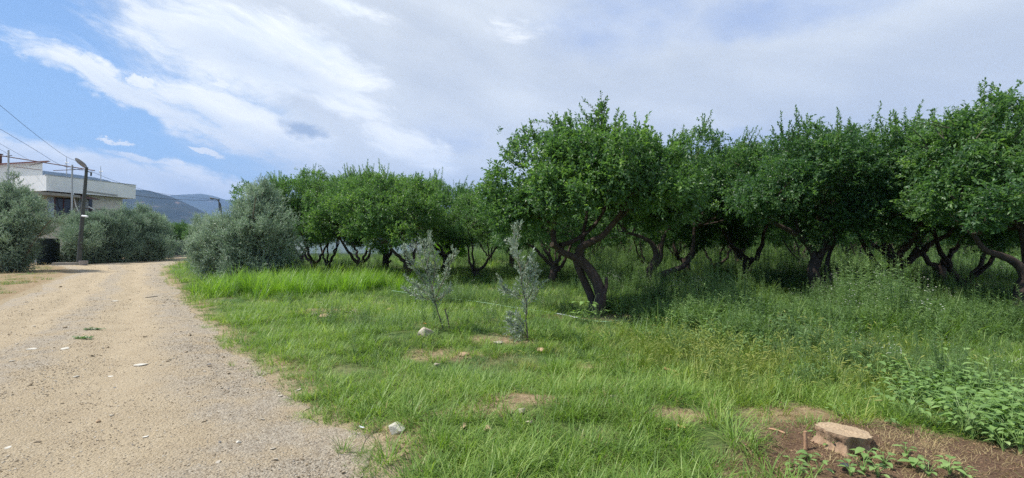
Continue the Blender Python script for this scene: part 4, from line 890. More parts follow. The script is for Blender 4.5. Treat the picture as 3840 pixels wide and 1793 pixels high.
# stones
def stone_mesh(seed, sx=1, sy=.75, sz=.45, n=22, mats=None, bev=.03, sub=0):
    rng = np.random.default_rng(seed); bm = bmesh.new()
    for v in rand_dirs(rng, n) * rng.uniform(.8, 1.05, (n, 1)): bm.verts.new((v[0] * sx * .5, v[1] * sy * .5, v[2] * sz * .5))
    r = bmesh.ops.convex_hull(bm, input=bm.verts); bmesh.ops.delete(bm, geom=[v for v in bm.verts if not v.link_faces], context='VERTS')
    if bev: bmesh.ops.bevel(bm, geom=bm.edges[:], offset=bev, segments=1, affect='EDGES')
    me = bpy.data.meshes.new('stone'); bm.to_mesh(me); bm.free()
    for m_ in mats: me.materials.append(m_)
    a = me.attributes.new('tint', 'FLOAT', 'POINT'); a.data.foreach_set('value', np.full(len(me.vertices), rng.random(), np.float32))
    return me
M['peb_w'] = solid_mat('pebble_pale', (.44, .40, .33), (.33, .29, .23), rough=.9, scale=3, bump=.3, bscale=20)
M['peb_t'] = solid_mat('pebble_tan', (.32, .25, .17), (.24, .19, .125), rough=.9, scale=3, bump=.3, bscale=20)
M['peb_g'] = solid_mat('pebble_grey', (.24, .23, .22), (.15, .145, .14), rough=.85, scale=3, bump=.3, bscale=20)
M['slab'] = solid_mat('white_stone', (.60, .57, .50), (.46, .43, .36), rough=.9, scale=6, bump=.5, bscale=26)
M['rock'] = solid_mat('limestone', (.50, .45, .36), (.28, .23, .17), rough=.9, scale=9, bump=.8, bscale=26)
M['rock_t'] = solid_mat('tan_rock', (.46, .32, .19), (.34, .24, .15), rough=.9, scale=9, bump=.8, bscale=26)
SP = [stone_mesh(300 + k, 1, rg.uniform(.6, .9), rg.uniform(.3, .5), 16, [M[['peb_w', 'peb_t', 'peb_t', 'peb_w', 'peb_g', 'peb_t'][k]]], bev=0) for k in range(6)]
PX, PY, SC, IX = [], [], [], []
for y0, y1, dens, s0, s1 in ((1.5, 4.5, 2400, .006, .020), (4.5, 7.5, 1100, .009, .027), (7.5, 13, 300, .013, .036), (13, 24, 42, .02, .055), (24, 50, 6, .04, .09)):
    x, y = frust(rg, y0, y1, dens, -1.4, .1); e = Redge(y) - x; el_ = x - Ledge(y)
    band = np.maximum(np.exp(-((e - .5) / .55) ** 2), np.exp(-((e - 2.6) / .5) ** 2) * .5) ; pr = (.26 + .7 * band * ss(.3, .6, fbm(x, y, 1.2, 91)) + .3 * ss(.5, .7, fbm(x, y, 2.0, 92))) * ss(-.25, .1, e) * ss(-.5, .3, el_)
    k = rg.random(len(x)) < pr; x, y = x[k], y[k]; n = len(x); PX.append(x); PY.append(y); s = s0 + (s1 - s0) * rg.random(n) ** 3.2; s = s * np.where(rg.random(n) > .988, 2.8, 1); SC.append(s); IX.append(rg.choice(6, n, p=[.2, .24, .2, .1, .06, .2]))
x, y, s, ix = map(np.concatenate, (PX, PY, SC, IX)); n = len(x); print('gravel', n)
scatter('gravel', 'loose pale gravel strewn over the dirt road', SP, np.stack([x, y, HR(x, y) + s * .12], 1), np.stack([rg.normal(0, .2, n), rg.normal(0, .2, n), rg.random(n) * 6.28], 1), s, ix)
# wood chips and dry litter round the stump and on bare soil
CP = [stone_mesh(320 + k, 1, .35, .12, 10, [M['cut'] if k < 2 else M['rock_t']], bev=0) for k in range(3)] + [clump(330, 14, .06, .05, .003, M['straw'], lean=(.8, 1.5), curl=(0, .4), K=2), clump(331, 8, .05, .07, .003, M['straw'], lean=(1.0, 1.5), curl=(0, .5), K=2)]
PX, PY = [], []
for (cx_, cy_, a, c, hm) in _bare:
    m_ = int((420 + 900 * hm) * a * c) + 60; PX.append(cx_ + rg.normal(0, a * .62, m_)); PY.append(cy_ + rg.normal(0, c * .62, m_))
cx_, cy_ = gp(3010, 1590); PX.append(cx_ + rg.normal(0, .22, 420)); PY.append(cy_ + rg.normal(0, .13, 420))
x, y = np.concatenate(PX), np.concatenate(PY); k = x > Redge(y) - .1; x, y = x[k], y[k]; n = len(x); ix = rg.choice(5, n, p=[.2, .15, .15, .25, .25]); s = np.where(ix < 3, rg.uniform(.008, .035, n), rg.uniform(.6, 1.3, n))
scatter('wood_litter', 'wood chips and dry straw scattered on the bare soil', CP, np.stack([x, y, H(x, y) + .004], 1), np.stack([rg.normal(0, .2, n), rg.normal(0, .2, n), rg.random(n) * 6.28], 1), s, ix)

# single rocks one can point to
def rock(label, px, py, wpx, hk=.6, mat='rock', seed=0, name='rock', tilt=0.0, sy=.8, group='rocks lying in the grass', cat='rock'):
    b = G(px, py); d = b[1]; wd = wpx * d / F; me = stone_mesh(400 + seed, wd, wd * sy, wd * hk, 15, [M[mat]], bev=wd * .02)
    o = link(name, me, loc=(b[0], b[1], b[2] + wd * hk * .24)); o.rotation_euler = (tilt, 0, seed * 1.3); tag(o, label, cat, group); return o
rock('white angular rock at the corner where the grass meets the gravel road', 1487, 1618, 84, .62, 'slab', 1)
rock('rounded pale boulder below the left young olive', 1597, 1268, 74, .72, 'rock', 2)
rock('flat orange tan stone slab in the grass midway between the young olives', 1742, 1332, 66, .25, 'rock_t', 3, name='stone_slab')
rock('flat pale stone left of the right young olive base', 1868, 1290, 62, .25, 'rock', 4, name='stone_slab')
rock('flat brown stone in the grass far left of the young olives', 1470, 1162, 50, .25, 'rock_t', 5, name='stone_slab')
rock('tan stone showing through the grass right of the white angular rock', 1735, 1607, 62, .45, 'rock_t', 6)
rock('small yellowish stone half buried between two tufts of foreground grass', 1835, 1612, 52, .45, 'rock_t', 7)
rock('pinkish stone at the bare hollow in the middle foreground', 1958, 1552, 46, .6, 'rock', 8)
rock('grey stone just below the pinkish stone in the hollow', 1985, 1590, 44, .45, 'rock', 9)
rock('upright pale stone in the grass right of the hollow', 2300, 1498, 38, .8, 'rock', 10)
rock('broken pale stone on the low mound left of centre', 1215, 1190, 54, .4, 'rock_t', 11)
rock('smaller broken stone beside it on the low mound left of centre', 1178, 1182, 36, .5, 'rock', 12)
rock('small stone below the boulder on the earthy patch', 1640, 1372, 34, .6, 'rock', 13)
rock('tan stone at the right foot of the right young olive', 2030, 1318, 48, .4, 'rock_t', 14)
rock('grey stone in the bare reddish patch right of the hollow', 2372, 1582, 26, .6, 'rock', 15)
g2 = 'flat pale stones set in the road'
for k, (px, py, wp, lab) in enumerate(((525, 1372, 62, 'largest flat white stone in the middle of the road'), (245, 1308, 44, 'flat white stone on the left of the road below the leaf sprigs'), (120, 1310, 38, 'flat whitish stone near the left edge of the road'), (285, 1412, 30, 'pale flat stone left of the largest white stone'), (415, 1412, 28, 'pale flat stone just below the largest white stone'), (545, 1638, 28, 'pale chip of stone in the lower middle of the road'), (30, 1680, 36, 'long pale stone at the lower left corner of the road'), (430, 1130, 30, 'small flat pale stone far up the road'), (370, 1583, 22, 'round brownish stone with a shadow on the lower road'), (895, 1660, 22, 'small tan stone near the right side of the lower road'), (825, 1660, 16, 'small dark grey stone beside the tan stone on the lower road'))):
    rock(lab, px, py, wp, .16 if k not in (8, 9, 10) else .6, 'peb_g' if k == 10 else ('rock_t' if k == 8 else 'slab'), 20 + k, name='road_stone', group=g2, cat='stone')

# dry bark pieces, sprigs, scraps
def sprig(label, px, py, wpx, seed):
    rng = np.random.default_rng(seed); b = G(px, py); d = b[1]; wd = wpx * d / F; S = Soup(); n = 26; q = np.stack([rng.uniform(-.5, .5, n) * wd, rng.normal(0, .02, n), rng.uniform(.008, .03, n)], 1)
    dd = np.stack([np.sign(rng.normal(size=n)) * .9, rng.normal(0, .4, n), rng.uniform(0, .2, n)], 1); S.leaves(q, dd, np.tile([0, 0, 1.], (n, 1)) + rng.normal(0, .2, (n, 3)), .09, .035, .25); S.tube([(-wd * .5, 0, .01), (0, .01, .015), (wd * .5, 0, .01)], [.003] * 3, 4)
    o = link('leaf_sprig', S.mesh('leaf_sprig', [M['citrus']]), loc=b); tag(o, label, 'leaf sprig', 'green sprigs dropped on the road')
sprig('upper of two green leaf sprigs lying on the road', 348, 1238, 56, 1)
sprig('lower of two green leaf sprigs lying on the road', 314, 1271, 60, 2)
def chip(label, px, py, wpx, mat, seed, name='dry_leaf', cat='dry leaf'):
    b = G(px, py); wd = wpx * b[1] / F; rng = np.random.default_rng(seed); n, m_ = 7, 4; t = np.linspace(-.5, .5, n); s_ = np.linspace(-1, 1, m_); S = Soup()
    V_ = [(a * wd, c * wd * .22 * math.sqrt(max(0, 1 - (a * 1.96) ** 2)), .02 + .25 * wd * a * a + .1 * wd * c * c + rng.normal(0, .002)) for a in t for c in s_]
    Q_ = [(i * m_ + j, (i + 1) * m_ + j, (i + 1) * m_ + j + 1, i * m_ + j + 1) for i in range(n - 1) for j in range(m_ - 1)]; S.add(V_, Q=Q_)
    o = link(name, S.mesh(name, [M[mat]], smooth=True), loc=b); o.rotation_euler = (0, .1, rng.normal(0, .4)); tag(o, label, cat)
M['dry'] = solid_mat('dead_leaf', (.55, .38, .18), (.38, .23, .10), rough=.7, scale=20)
M['orange'] = solid_mat('orange_leaf', (.75, .30, .05), (.55, .22, .06), rough=.7, scale=20)
M['blk'] = solid_mat('black_rag', (.03, .035, .045), (.06, .065, .08), rough=.6, scale=20)
M['wht'] = solid_mat('white_plastic', (.75, .77, .8), (.55, .58, .62), rough=.5, scale=6)
chip('striped curled dry leaf in the grass left of the bare soil', 2492, 1622, 46, 'dry', 1); chip('paler dry leaf just right of the curled one', 2552, 1612, 38, 'dry', 2)
chip('orange dead leaf beside the stem of the left young olive', 1600, 1222, 30, 'orange', 3); chip('small orange leaf above the other by the left young olive', 1608, 1196, 18, 'orange', 4)
chip('white plastic scrap on the gravel by the grass corner', 1355, 1612, 24, 'wht', 5, 'plastic_scrap', 'litter'); chip('black torn rag on the soil below the stump', 3165, 1762, 60, 'blk', 6, 'rag', 'rag')
chip('faded dry leaf in the grass upper right of the foreground', 2510, 1398, 50, 'dry', 8)
# loose sticks
def stick(label, pts, r, mat='bark2', name='stick', cat='stick', lift=.01):
    b = G(*pts[0][:2]); pp = [G(p[0], p[1]) - b + np.array([0, 0, lift + (p[2] if len(p) > 2 else 0)]) for p in pts]; S = Soup(); S.tube(smooth_path(pp, 4), r, 5, rough=.1, rng=np.random.default_rng(1), cap=0)
    o = link(name, S.mesh(name, [M[mat]], smooth=True), loc=b); tag(o, label, cat); return o
stick('thin bent stick at the edge of the gravel below the white angular rock', [(1355, 1690), (1372, 1655), (1400, 1625), (1440, 1600)], .003)
stick('short upright peg of pale wood left of the stump', [(3022, 1690), (3021, 1690, .05), (3020, 1690, .13)], .012, 'cut')
stick('pale stick on the soil left of the stump', [(2885, 1612), (2915, 1618), (2945, 1630)], .008, 'cut')
stick('dark twig lying on the right side of the upper road', [(545, 1118), (560, 1116), (590, 1112)], .012, 'bark2')
# stake by the left young olive
b = G(1688, 1236); S = Soup(); S.tube([np.array([0, 0, -.1]), P(1680, 1200, b[1]) - b, P(1668, 1158, b[1]) - b], [.012, .012, .011], 6, cap=0, rough=.1, rng=rg); tag(link('stake', S.mesh('stake', [M['bark2']], smooth=True), loc=b), 'thin brown wooden stake leaning beside the left young olive', 'stake')
b = G(1738, 1275); S = Soup(); S.tube([np.array([0, 0, -.05]), P(1728, 1250, b[1]) - b, P(1718, 1226, b[1]) - b], [.006, .006, .005], 5, cap=0); tag(link('stake', S.mesh('stake', [M['bark']], smooth=True), loc=b), 'short dark peg between the boulder and the right young olive', 'stake')
b = G(2270, 1190); S = Soup(); S.tube([np.array([0, 0, -.05]), P(2270, 1155, b[1]) - b, P(2270, 1120, b[1]) - b], [.006, .006, .005], 5, cap=0); tag(link('stake', S.mesh('stake', [M['bark']], smooth=True), loc=b), 'thin dark stake close to the foot of the large leaning tree', 'stake')
# irrigation pipe
M['hose_g'] = solid_mat('pipe_green', (.30, .48, .30), (.22, .38, .22), rough=.5, scale=4)
hp = [(1470, 1090, 13.5, .30), (1625, 1112, 12.6, .34), (1780, 1130, 11.9, .36), (1920, 1152, 11.2, .36), (2040, 1168, 10.6, .33), (2120, 1182, 10.0, .2), (2200, 1200, 9.5, .08), (2280, 1206, 9.2, .05), (2360, 1196, 9.6, .06)]
pts = [P(a, b_, d) for a, b_, d, _ in hp]; S = Soup(); sp2 = smooth_path(pts, 5); S.tube(sp2[:24], .008, 6, m=0); S.tube(sp2[23:29], .013, 6, m=1); S.tube(sp2[28:], .008, 6, m=0)
tag(link('irrigation_pipe', S.mesh('irrigation_pipe', [M['hose_g'], M['wht']], smooth=True)), 'thin pale green irrigation pipe strung through the grass, one piece white', 'pipe')

# ------------------------------------------------------------------ stump
def stump_wood():
    m, T, o = new_mat('stump_cut'); tc = T.new('ShaderNodeTexCoord'); v = tc.outputs['Object']
    wv = T.new('ShaderNodeTexWave', wave_type='RINGS', rings_direction='Z'); wv.inputs['Scale'].default_value = 11; wv.inputs['Distortion'].default_value = 3; wv.inputs['Detail'].default_value = 3; T.l.new(v, wv.inputs[0])
    n = T.noise(v, 40, 5, .7); c = T.mix(wv.outputs['Fac'], (.34, .245, .15), (.44, .33, .21)); c = T.mix(T.sm(n, .5, .7), c, (.22, .15, .10))
    b = T.new('ShaderNodeBsdfPrincipled'); T.put(b.inputs['Base Color'], c); b.inputs['Roughness'].default_value = .85
    bp = T.new('ShaderNodeBump'); bp.inputs['Strength'].default_value = .6; bp.inputs['Distance'].default_value = .01; T.put(bp.inputs['Height'], n); T.l.new(bp.outputs[0], b.inputs['Normal']); T.l.new(b.outputs[0], o.inputs[0]); return m
M['stump_cut'] = stump_wood(); M['stump_bark'] = solid_mat('stump_bark', (.42, .285, .18), (.22, .14, .09), rough=.95, scale=12, bump=1.0, bscale=24, stretch=(1, 1, .4))
b = G(3165, 1664); st = thing('tree_stump', 'low sawn tree stump with pale flat top and flaring roots on dark soil', 'tree stump', b, .1)
na_, nz_ = 96, 14; an = np.arange(na_) / na_ * 2 * np.pi; rs = np.random.default_rng(3)
flut = 1 + .05 * np.sin(an * 2 + 1) + .045 * np.sin(an * 5 + .5) + .04 * np.sin(an * 9 + 2) + .02 * np.sin(an * 17); V_ = []
roots = .9 * np.exp(-((np.angle(np.exp(1j * (an + 1.1)))) / .22) ** 2) + .35 * np.exp(-((np.angle(np.exp(1j * (an + 2.2)))) / .2) ** 2) + .3 * np.exp(-((np.angle(np.exp(1j * (an - .2)))) / .25) ** 2) + .3 * np.exp(-((np.angle(np.exp(1j * (an - 2.5)))) / .3) ** 2)
for k in range(nz_):
    t = k / (nz_ - 1); z = -.05 + .15 * t + (0.022 * np.cos(an) * -1) * t; fl = 1 + (.22 + roots * .8) * (1 - t) ** 3; und = .78 + .22 * ss(.5, 1.0, t) + .14 * (1 - t)
    r_ = .168 * flut ** (2.6 - 1.9 * t) * fl * und * (1 + .02 * rs.normal(size=na_)); V_.append(np.stack([np.cos(an) * r_ * 1.08, np.sin(an) * r_ * .92, np.broadcast_to(z, an.shape)], 1))
V_ = np.concatenate(V_); j = np.arange(na_); jn = (j + 1) % na_; Q_ = np.concatenate([np.stack([k * na_ + j, k * na_ + jn, (k + 1) * na_ + jn, (k + 1) * na_ + j], 1) for k in range(nz_ - 1)])
link('bark', mk_mesh('bark', V_, [Q_], [M['stump_bark']], smooth=True), st)
top = V_[-na_:] + np.array([0, 0, .002]); rings = [top]; ctr = top.mean(0)
for f_ in (.75, .5, .25): rings.append(ctr + (top - ctr) * f_ + np.stack([0 * an, 0 * an, rs.normal(0, .0012, na_)], 1))
W = np.concatenate(rings + [ctr[None]]); Q_ = np.concatenate([np.stack([k * na_ + j, k * na_ + jn, (k + 1) * na_ + jn, (k + 1) * na_ + j], 1) for k in range(3)]); T_ = np.stack([3 * na_ + j, 3 * na_ + jn, np.full(na_, 4 * na_)], 1)
link('cut_face', mk_mesh('cut_face', W, [Q_, T_], [M['stump_cut']]), st)

# seedlings on the dark soil
SD = [rosette(500 + k, (7, 9, 6, 8)[k], (.05, .042, .06, .045)[k], (.032, .027, .036, .028)[k], (.07, .08, .06, .10)[k], tint=.6).mesh('weed_seedling', [M['broad']]) for k in range(4)]
for k, (px, py, s, lab) in enumerate(((2972, 1752, 1.0, 'in the lower row, far left'), (3000, 1786, 1.0, 'at the bottom edge, far left'), (3035, 1728, 1.1, 'below the pale wooden peg'), (3072, 1776, 1.0, 'left of the black rag'), (3062, 1645, .9, 'at the left foot of the stump'), (3118, 1680, .9, 'just below left of the stump'), (3250, 1722, 1.3, 'with upright leaves below the right root of the stump'),
        (3238, 1772, 1.3, 'right of the black rag'), (3318, 1750, 1.2, 'a hand right of the rag, lone large leaves'), (3400, 1715, 1.1, 'isolated on dark soil right of the stump'), (3430, 1755, 1.3, 'in the middle of the lower right soil'), (3482, 1788, 1.2, 'at the bottom edge below the middle of the soil'), (3560, 1778, 1.4, 'with round leaves, right part of the soil'), (3615, 1790, 1.0, 'furthest right on the bare soil'), (3340, 1590, .9, 'behind the right side of the stump'), (3140, 1560, 1.1, 'behind the stump on the chips'), (3190, 1785, 1.2, 'at the bottom edge under the rag'), (3290, 1790, 1.1, 'at the bottom edge right of the rag'))):
    b = G(px, py); o = link('weed_seedling', SD[k % 4], loc=b); o.scale = (s, s, s); o.rotation_euler = (0, 0, k * 1.7); tag(o, 'small broad leaved seedling ' + lab, 'seedling', 'weed seedlings on the bare soil')
# large leaved weed by the big tree
b = G(2190, 1212); S = Soup(); rng = np.random.default_rng(4)
for k in range(3):
    s1 = rosette(520 + k, 11, .12, .085, .36 + .1 * k, tint=.55)
    for V_, in zip(s1.V): V_[:, 0] += rng.normal(0, .06)
    for arr, src in ((s1.V, None),): pass
    me_ = s1.mesh('leafy_weed', [M['broad']]); 
    if k == 0: wt = thing('leafy_weed', 'big leaved weed standing in front of the trunk of the large leaning tree', 'weed', b)
    o = link('stalk', me_, wt, loc=(rng.normal(0, .07), rng.normal(0, .05), 0))
# tufts on the gravel
for k, (px, py, s, lab) in enumerate(((1285, 1695, .9, 'sparse grass tuft growing alone on the gravel at the lower road edge'), (1455, 1730, 1.25, 'taller grass tuft with dry base at the corner of the verge'), (870, 1372, .45, 'small grass tuft on the gravel beside the verge, further up the road'))):
    b = G(px, py); me = clump(600 + k, 34, .05, .2, .007, M['grass'], lean=(.05, .9), curl=(.2, 1.0), tint=.6, K=5); o = link('grass_tuft', me, loc=b); o.scale = (s, s, s); tag(o, lab, 'grass tuft', 'lone grass tufts by the road')

# ------------------------------------------------------------------ street lamp, fences, house
M['white'] = solid_mat('white_render', (.84, .85, .84), (.74, .76, .76), rough=.85, scale=1.2, bump=.1, bscale=60)
M['cream'] = solid_mat('cream_render', (.74, .70, .60), (.66, .63, .53), rough=.85, scale=1.5)
M['conc'] = solid_mat('concrete', (.34, .32, .28), (.24, .23, .20), rough=.95, scale=5, bump=.3)
M['pole'] = solid_mat('lamp_pole', (.075, .08, .07), (.05, .055, .05), rough=.7, scale=3)
M['lamp'] = solid_mat('lamp_housing', (.30, .32, .33), (.22, .24, .25), rough=.6, scale=5)
M['steel'] = solid_mat('galvanised', (.45, .47, .48), (.35, .37, .38), rough=.45, scale=5, metal=.3)
M['glass'] = solid_mat('lamp_glass', (.30, .29, .30), (.22, .21, .22), rough=.25, scale=5)
M['rust'] = solid_mat('rusty_steel', (.13, .065, .05), (.08, .045, .04), rough=.8, scale=8)
M['dkpane'] = solid_mat('window_pane', (.035, .045, .06), (.05, .06, .08), rough=.08, scale=.6)
M['maroon'] = solid_mat('maroon_frame', (.12, .03, .035), rough=.5)
M['dkgrn'] = solid_mat('dark_sheeting', (.018, .03, .036), (.012, .02, .026), rough=.6, scale=2)
M['cable'] = solid_mat('cable', (.03, .03, .035), rough=.6)
M['lace'] = solid_mat('patterned_panel', (.6, .62, .62), (.15, .17, .18), rough=.7, scale=9)
M['curtain'] = solid_mat('blue_curtain', (.45, .55, .72), (.38, .48, .66), rough=.8)
def roof_mat():
    m, T, o = new_mat('roof_tiles'); g = T.new('ShaderNodeTexCoord'); wv = T.new('ShaderNodeTexWave', bands_direction='X'); wv.inputs['Scale'].default_value = 3.0; T.l.new(g.outputs['Object'], wv.inputs[0])
    c = T.mix(wv.outputs['Fac'], (.30, .13, .10), (.46, .22, .18)); b = T.new('ShaderNodeBsdfPrincipled'); T.put(b.inputs['Base Color'], c); b.inputs['Roughness'].default_value = .8
    bp = T.new('ShaderNodeBump'); bp.inputs['Distance'].default_value = .05; T.put(bp.inputs['Height'], wv.outputs['Fac']); T.l.new(bp.outputs[0], b.inputs['Normal']); T.l.new(b.outputs[0], o.inputs[0]); return m
M['tiles'] = roof_mat()
def part(name, S, mats, parent=None, smooth=False, loc=None): return link(name, S.mesh(name, mats, smooth), parent, loc)
# lamp
d = 35.0; b = G(295, 994); b[2] = 0; LL = lambda px, py, dy=0: P(px, py, b[1] + dy) - b
t = thing('street_lamp', 'dark leaning street lamp pole with an oval lamp head, beside the olive hedge', 'street lamp', b)
S = Soup(); S.tube([LL(295, 1000), LL(302, 900), LL(312, 780), LL(320, 690), LL(325, 627)], [.155, .142, .122, .105, .092], 10, rough=.02, rng=rg, cap=0); part('pole', S, [M['pole']], t, True)
S = Soup(); S.tube([LL(325, 632), LL(322, 624), LL(314, 616)], [.06, .05, .045], 8); part('bracket', S, [M['steel']], t, True)
def lens(pts, n=14, up=.12, dn=.05):
    V_ = []; 
    return V_
hd = LL(303, 612); axh = nrm(LL(284, 596) - LL(324, 626)); S = Soup(); sd = nrm(np.cross(axh, [0.2, -.75, -.6])); upv = nrm(np.cross(sd, axh)); upv = upv if upv[2] > 0 else -upv
L_h = np.linalg.norm(LL(284, 596) - LL(325, 624)) * .56; n1, n2 = 20, 8; V_ = []
for i in range(n1 + 1):
    tt = -1 + 2 * i / n1; wdt = .21 * math.sqrt(max(0, 1 - abs(tt) ** 2.6))
    for k in range(n2 + 1):
        a = math.pi * k / n2; V_.append(hd + axh * L_h * tt + sd * math.cos(a) * wdt + upv * math.sin(a) * wdt * .65)
Q_ = [(i * (n2 + 1) + k, i * (n2 + 1) + k + 1, (i + 1) * (n2 + 1) + k + 1, (i + 1) * (n2 + 1) + k) for i in range(n1) for k in range(n2)]
S.add(V_, Q=Q_); part('lamp_head', S, [M['lamp']], t, True)
S = Soup(); V_ = []
for i in range(n1 + 1):
    tt = -1 + 2 * i / n1; wdt = .185 * math.sqrt(max(0, 1 - abs(tt) ** 2.6))
    for k in range(5): V_.append(hd + axh * L_h * .93 * tt + sd * (-1 + k / 2) * wdt - upv * (.05 * (1 - (-1 + k / 2) ** 2) * (1 - tt * tt) + .004))
S.add(V_, Q=[(i * 5 + k, i * 5 + k + 1, (i + 1) * 5 + k + 1, (i + 1) * 5 + k) for i in range(n1) for k in range(4)]); part('lamp_glass', S, [M['glass']], t, True)
S = Soup(); S.tube([LL(308, 810, -.15), LL(328, 812, -.25)], .07, 8, cap=0); part('junction_box', S, [M['white']], t)
S = Soup(); S.tube([LL(318, 640, -.1), LL(345, 648, .3)], .035, 6, cap=0); S.tube([LL(342, 646, .3), LL(341, 660, .3)], .05, 6, cap=0); part('insulator', S, [M['pole']], t)
# bucket-like block and kerb slabs
b = G(313, 996); b[2] = 0; S = Soup(); S.tube([(0, 0, 0), (0, 0, .05), (0, 0, .30), (0, 0, .34)], [.20, .22, .26, .27], 14, cap=0); tag(part('bucket', S, [M['glass']], None, True, b), 'white bucket standing at the foot of the lamp pole', 'bucket')
b = G(252, 994); b[2] = 0; S = Soup(); S.box((-.8, -.2, 0), (.6, .2, .22)); o = part('kerb_block', S, [M['conc']], None, False, b); o.rotation_euler = (0, 0, .25); tag(o, 'low concrete kerb block left of the lamp pole by the gate', 'kerb block')
# dark gate
A_, B_ = gp(138, 996), gp(226, 990); A_ = np.array(A_); B_ = np.array(B_); 
def panel_fence(name, label, cat, A_, B_, h, mats, nposts, kerb=0.0, posts='steel'):
    A_ = np.asarray(A_, float); B_ = np.asarray(B_, float); L = np.linalg.norm(B_ - A_); ang = math.atan2(*(B_ - A_)[::-1]); t = thing(name, label, cat, (A_[0], A_[1], 0), ang)
    n = max(2, int(L / .25)); xs = np.linspace(0, L, n); S = Soup(); V_ = []
    for zz in np.linspace(kerb + .02, h, 5): V_ += [(x_, .03 * math.sin(x_ * 5 + zz), zz) for x_ in xs]
    S.add(V_, Q=[(r_ * n + i, r_ * n + i + 1, (r_ + 1) * n + i + 1, (r_ + 1) * n + i) for r_ in range(4) for i in range(n - 1)]); part('sheeting', S, [mats], t, True)
    for k in range(nposts):
        S = Soup(); x_ = L * k / (nposts - 1); S.tube([(x_, .07, -.1), (x_, .07, h + .08)], .035, 8, cap=0); part('post', S, [M[posts]], t, True)
    S = Soup(); S.tube([(0, .07, h), (L, .07, h)], .02, 6); part('top_rail', S, [M[posts]], t, True)
    if kerb: S = Soup(); S.box((0, -.08, 0), (L, .14, kerb)); part('kerb', S, [M['conc']], t)
    return t
panel_fence('gate', 'dark sheeted gate in the gap between the two olive clumps, pale post on its left', 'gate', A_, B_, 1.95, M['dkgrn'], 2, posts='steel')
panel_fence('fence', 'dark sheeted fence on a low pale kerb at the road bend', 'fence', gp(598, 968), gp(790, 960), 1.85, M['dkgrn'], 7, kerb=.14)
# far lamp
d = 60; b = np.array([(828 - CX) / F * d, d, 0]); LF = lambda px, py: P(px, py, d) - b; t = thing('street_lamp', 'distant double bracket street lamp against the far hills, above the silvery olive', 'street lamp', b)
S = Soup(); S.tube([(0, 0, 0), LF(829, 850), LF(829, 790), LF(826, 765), LF(815, 748), LF(803, 745)], [.11, .1, .09, .08, .07, .06], 8); S.tube([LF(822, 792), LF(821, 745)], .07, 8); part('pole', S, [M['pole']], t, True)
S = Soup(); S.tube([LF(803, 745), LF(798, 746), LF(791, 744), LF(786, 741)], [.04, .12, .13, .05], 8); part('lamp_head', S, [M['pole']], t, True)

# ---- white house with the deep parapet, facade frame : u along facade, n outwards
A3, B3 = np.array([-38.5, 38.9]), np.array([-36.8, 45.6]); uu = (B3 - A3) / np.linalg.norm(B3 - A3); LEN = np.linalg.norm(B3 - A3); ang = math.atan2(uu[1], uu[0]); nn = np.array([uu[1], -uu[0]])
def fac(px, py, w_=0.0):
    r = ray(px, py); o3 = np.array([0, 0, CAM_Z]); p0 = A3 + nn * w_; t_ = np.dot(p0, nn) / np.dot(r[:2], nn); p = o3 + r * t_; return float(np.dot(p[:2] - A3, uu)), float(p[2])
ht = thing('house', 'white two storey house with a deep plain parapet above a balcony, behind the olive hedge', 'house', (A3[0], A3[1], 0), ang)
# local frame: x = u, y = -n (into the building), z
uP0, zPt = fac(125, 657); uP1, _ = fac(508, 700); zPt = 7.25; _, zPb = fac(508, 745); _, zSl = fac(460, 752)
S = Soup(); S.box((.6, .0, 0), (LEN - 1.0, 9.0, zPb)); 
wall0 = .8
S = Soup(); uW1, _ = fac(460, 780, -.8); S.box((-.2, .8, -.1), (uW1, 3.6, zPb - .003)); part('wall', S, [M['cream']], ht)
S = Soup(); S.box((-.3, 0, zPb), (LEN, .16, zPt)); S.box((-.3, .16, zPb), (-.14, 4.0, zPt)); S.box((LEN - .16, .16, zPb), (LEN, 4.0, zPt)); S.box((-.14, 3.84, zPb), (LEN - .16, 4.0, zPt)); part('parapet', S, [M['white']], ht)
S = Soup(); S.box((-.33, -.03, zPt + .002), (LEN + .03, .19, zPt + .06)); part('coping', S, [M['steel']], ht)
S = Soup(); S.box((-.14, .16, zPb + .01), (LEN - .16, 3.84, zPb + .22)); part('roof', S, [M['conc']], ht)
# thin drip mouldings on the parapet
S = Soup(); u0_, z0_ = fac(320, 716); u1_, z1_ = fac(440, 729)
for dz_ in (0, .09): S.tube([(u0_, -.03, z0_ - dz_), (u1_, -.03, z0_ - .10 - dz_)], .02, 5)
part('moulding', S, [M['conc']], ht)
# rounded canopy slab at the left, over the window
u0_, z0_ = fac(150, 722, .5); u1_, z1_ = fac(300, 735, .5); S = Soup()
arc = [(u0_ - .5 + (u1_ + .5 - u0_) * k / 14, -(.25 + .65 * math.sin(math.pi * (.15 + .7 * k / 14)))) for k in range(15)]
V_ = [(a_, .78, zPb - .42) for a_, _ in arc] + [(a_, c_, zPb - .42) for a_, c_ in arc] + [(a_, .78, zPb - .20) for a_, _ in arc] + [(a_, c_, zPb - .20) for a_, c_ in arc]
Q_ = []
for k in range(14): Q_ += [(k, k + 1, 15 + k + 1, 15 + k), (30 + k, 45 + k, 45 + k + 1, 30 + k + 1), (15 + k, 15 + k + 1, 45 + k + 1, 45 + k)]
Q_ += [(0, 15, 45, 30), (14, 44, 59, 29)]; S.add(V_, Q=Q_); part('canopy', S, [M['conc']], ht)
def frect(px0, py0, px1, py1, w_): 
    a_, z1 = fac(px0, py0, w_); b2, _ = fac(px1, py0, w_); _, z0 = fac(px0, py1, w_); return a_, b2, z0, z1
W0 = -.8
a_, b2, z0, z1 = frect(205, 724, 267, 815, W0); S = Soup(); S.box((a_, .74, z0), (b2, .78, z1)); wn = part('window', S, [M['dkpane']], ht)
S = Soup()
